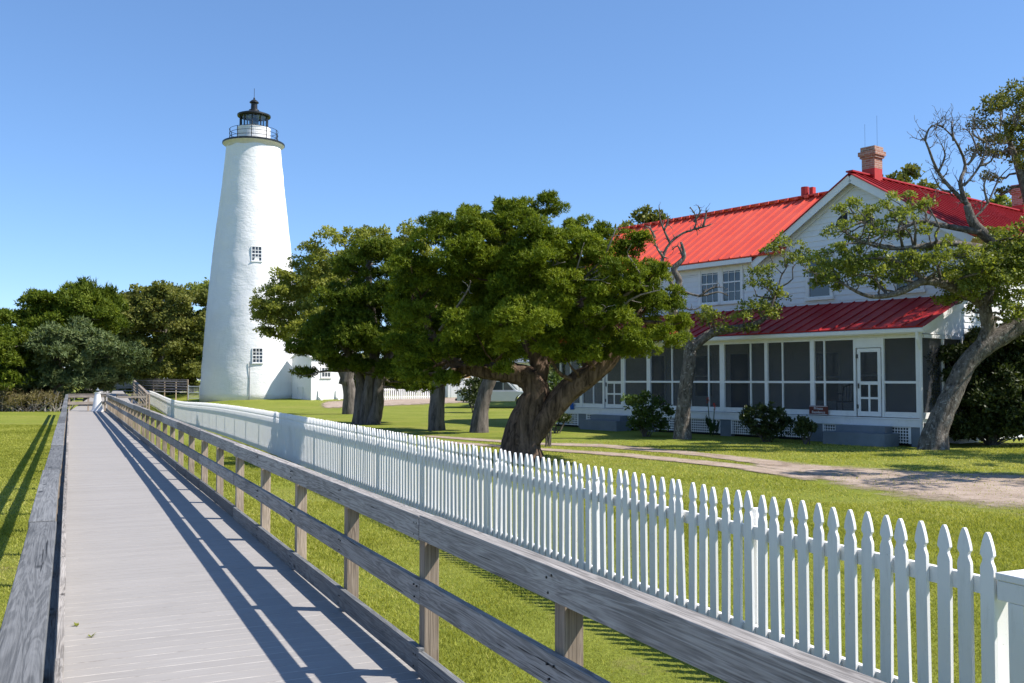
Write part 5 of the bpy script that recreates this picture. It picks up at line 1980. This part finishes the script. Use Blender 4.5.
def shrubs():
    def S(name, label, px, Y, pl, leaf, seed, depth=.5, **kw):
        b = base_at(px, Y)
        shrub(name, label, b, depth_pads(pl, Y, depth, seed, 2), leaf, seed, **kw)
    S('shrub', 'rounded green shrub beside the rear porch steps', 645, 32.4, [(632, 402, 8), (645, 395, 7), (658, 401, 7), (638, 413, 9), (655, 414, 9), (669, 408, 6), (634, 424, 7), (648, 425, 9), (662, 425, 8)], 'shrub', 101)
    S('shrub', 'wide dark shrub in front of the lattice between the oak and the front steps', 766, 29.6, [(750, 412, 7), (763, 404, 6), (778, 412, 7), (746, 421, 7), (766, 420, 9), (786, 423, 7), (756, 430, 8), (776, 431, 8), (768, 432, 7)], 'shrub_dk', 102)
    S('shrub', 'small dark bush growing against the left corner of the front steps', 806, 28.4, [(803, 424, 6), (810, 428, 6), (800, 432, 5)], 'shrub_dk', 103, .3)
    S('shrub', 'dark bush half hiding the back of the silver pickup', 473, 56, [(470, 386, 8), (478, 390, 8), (468, 396, 8), (477, 399, 7), (480, 382, 6)], 'shrub_dk', 104, 1.0, dens=20, L=.18, Wd=.09)
    S('shrub', 'low dark bush at the foot of the porch beneath the cedar limb', 556, 34.5, [(548, 416, 6), (558, 418, 7), (566, 420, 5)], 'shrub_dk', 105, .4)
    S('shrub', 'leafy green sapling bush behind the fork of the twisted cedar', 548, 27.5, [(549, 405, 7), (546, 420, 8), (552, 390, 7), (556, 376, 7)], 'shrub', 106, .5)
    Y = 28.2
    pl = [(985, 330, 12), (975, 345, 14), (1010, 420, 20), (975, 410, 18), (955, 430, 12), (940, 420, 8), (1015, 375, 20), (970, 380, 18), (1040, 345, 20), (955, 360, 16), (985, 370, 22), (1010, 360, 22), (960, 395, 20), (990, 400, 24), (1020, 395, 24), (965, 425, 16), (995, 428, 18), (1024, 425, 18), (945, 375, 10), (1045, 380, 28), (1000, 340, 14), (1025, 335, 16), (938, 352, 8), (940, 395, 9), (1055, 425, 20)]
    S('shrub', 'big dark thicket of shrubs at the side of the house behind the leaning oak', 990, Y, pl, 'shrub_dk', 107, 1.0, dens=75, L=.12, Wd=.07, sub=15, fill=.7)
    S('dry_brush', 'low tangle of pale dry twigs and weeds at the left edge of the lawn', 30, 57, [(10, 396, 9), (25, 398, 8), (40, 399, 8), (55, 400, 6), (0, 402, 8), (18, 404, 6)], 'dry', 108, 1.2, dens=9, L=.3, Wd=.04, cat='brush')
    S('shrub', 'dark low undergrowth bordering the far left lawn under the cedars', 22, 60, [(5, 400, 8), (22, 402, 8), (38, 402, 8), (-12, 400, 10), (50, 404, 6), (62, 404, 5), (8, 390, 10), (30, 392, 8), (-12, 388, 12), (15, 380, 8), (25, 372, 10), (45, 395, 8)], 'shrub_dk', 109, 1.0, dens=20, L=.3, Wd=.14)


shrubs()


def dry_twigs():
    b = base_at(28, 57.5)
    t = thing('dead_branches', 'pile of bleached bare branches lying in front of the cedars at left', 'branches', b)
    r = random.Random(6)
    mb = MB()
    for i in range(90):
        x = r.uniform(-2.4, 2.4)
        p = Vector((x, r.uniform(-.6, .6), 0))
        a = r.uniform(-1.2, 1.2)
        L = r.uniform(.6, 1.6)
        q = p + Vector((math.sin(a) * L * .7, r.uniform(-.3, .3), math.cos(a) * L * .8))
        mb.tube([p, p.lerp(q, .5) + Vector((r.uniform(-.12, .12), 0, r.uniform(-.05, .15))), q], [.03, .022, .01], 5)
    mb.build('twigs', M['bark_dead'], t)


dry_twigs()


def canna():
    b = house_pt(7.0, -.75, -.18)
    t = thing('canna_plant', 'upright leafy canna plant with red flower spikes by the porch post', 'plant', b)
    r = random.Random(12)
    lf = MB()
    for i in range(16):
        a = r.uniform(0, 6.28); rr = r.uniform(.02, .18)
        p = Vector((rr * math.cos(a), rr * math.sin(a), r.uniform(.0, .35)))
        d = Vector((math.cos(a) * .35, math.sin(a) * .35, 1)).normalized()
        L = r.uniform(.4, .6); s = d.cross(Vector((-math.sin(a), math.cos(a), 0))).normalized()
        s = d.cross(Vector((math.cos(a), math.sin(a), 0))).normalized() * .07
        lf.add([p, p + d * L * .4 + s, p + d * L + Vector((0, 0, -.05)), p + d * L * .4 - s], [(0, 1, 2, 3)])
    me = lf.build('leaves', M['shrub'], t)
    st = MB()
    for (x, h) in ((-.12, 1.25), (.1, .95)): st.tube([(x * .4, 0, 0), (x, 0, h)], .015, 5)
    st.build('stems', M['shrub'], t)
    redm = simple('red_petals', (.62, .05, .02), .5, .15)
    fl = MB()
    for (x, h) in ((-.12, 1.05), (.1, .85)):
        for i in range(14):
            a = r.uniform(0, 6.28); z = h + r.uniform(0, .22)
            c = Vector((x, 0, z)); d = Vector((math.cos(a), math.sin(a), .8)).normalized() * .09
            s = Vector((-math.sin(a), math.cos(a), 0)) * .03
            fl.add([c, c + d * .5 + s, c + d, c + d * .5 - s], [(0, 1, 2, 3)])
    fl.build('flowers', redm, t)


canna()


def weed_sprouts():
    N = Vector((.9084, .4181)); B = Vector((-.4181, .9084))
    for (s, d, lab) in ((7.35, .075, 'tiny green weed sprouting through the deck, farther of the two'), (7.0, .155, 'tiny green weed sprouting through the deck, nearer of the two')):
        p = B * s + N * d
        mb = MB()
        r = random.Random(int(s * 10))
        for i in range(9):
            a = r.uniform(0, 6.28)
            dd = Vector((math.cos(a), math.sin(a), r.uniform(.3, .9))).normalized() * r.uniform(.025, .045)
            sd_ = Vector((-math.sin(a), math.cos(a), 0)) * .007
            c = Vector((0, 0, 0))
            mb.add([c, c + dd * .5 + sd_, c + dd, c + dd * .5 - sd_], [(0, 1, 2, 3)])
        o = mb.build('weed_sprout', M['grass'], loc=(0, 0, 0))
        o.location = (p.x, p.y, .001)
        props(o, lab, 'weed', 'weeds in the deck')


weed_sprouts()
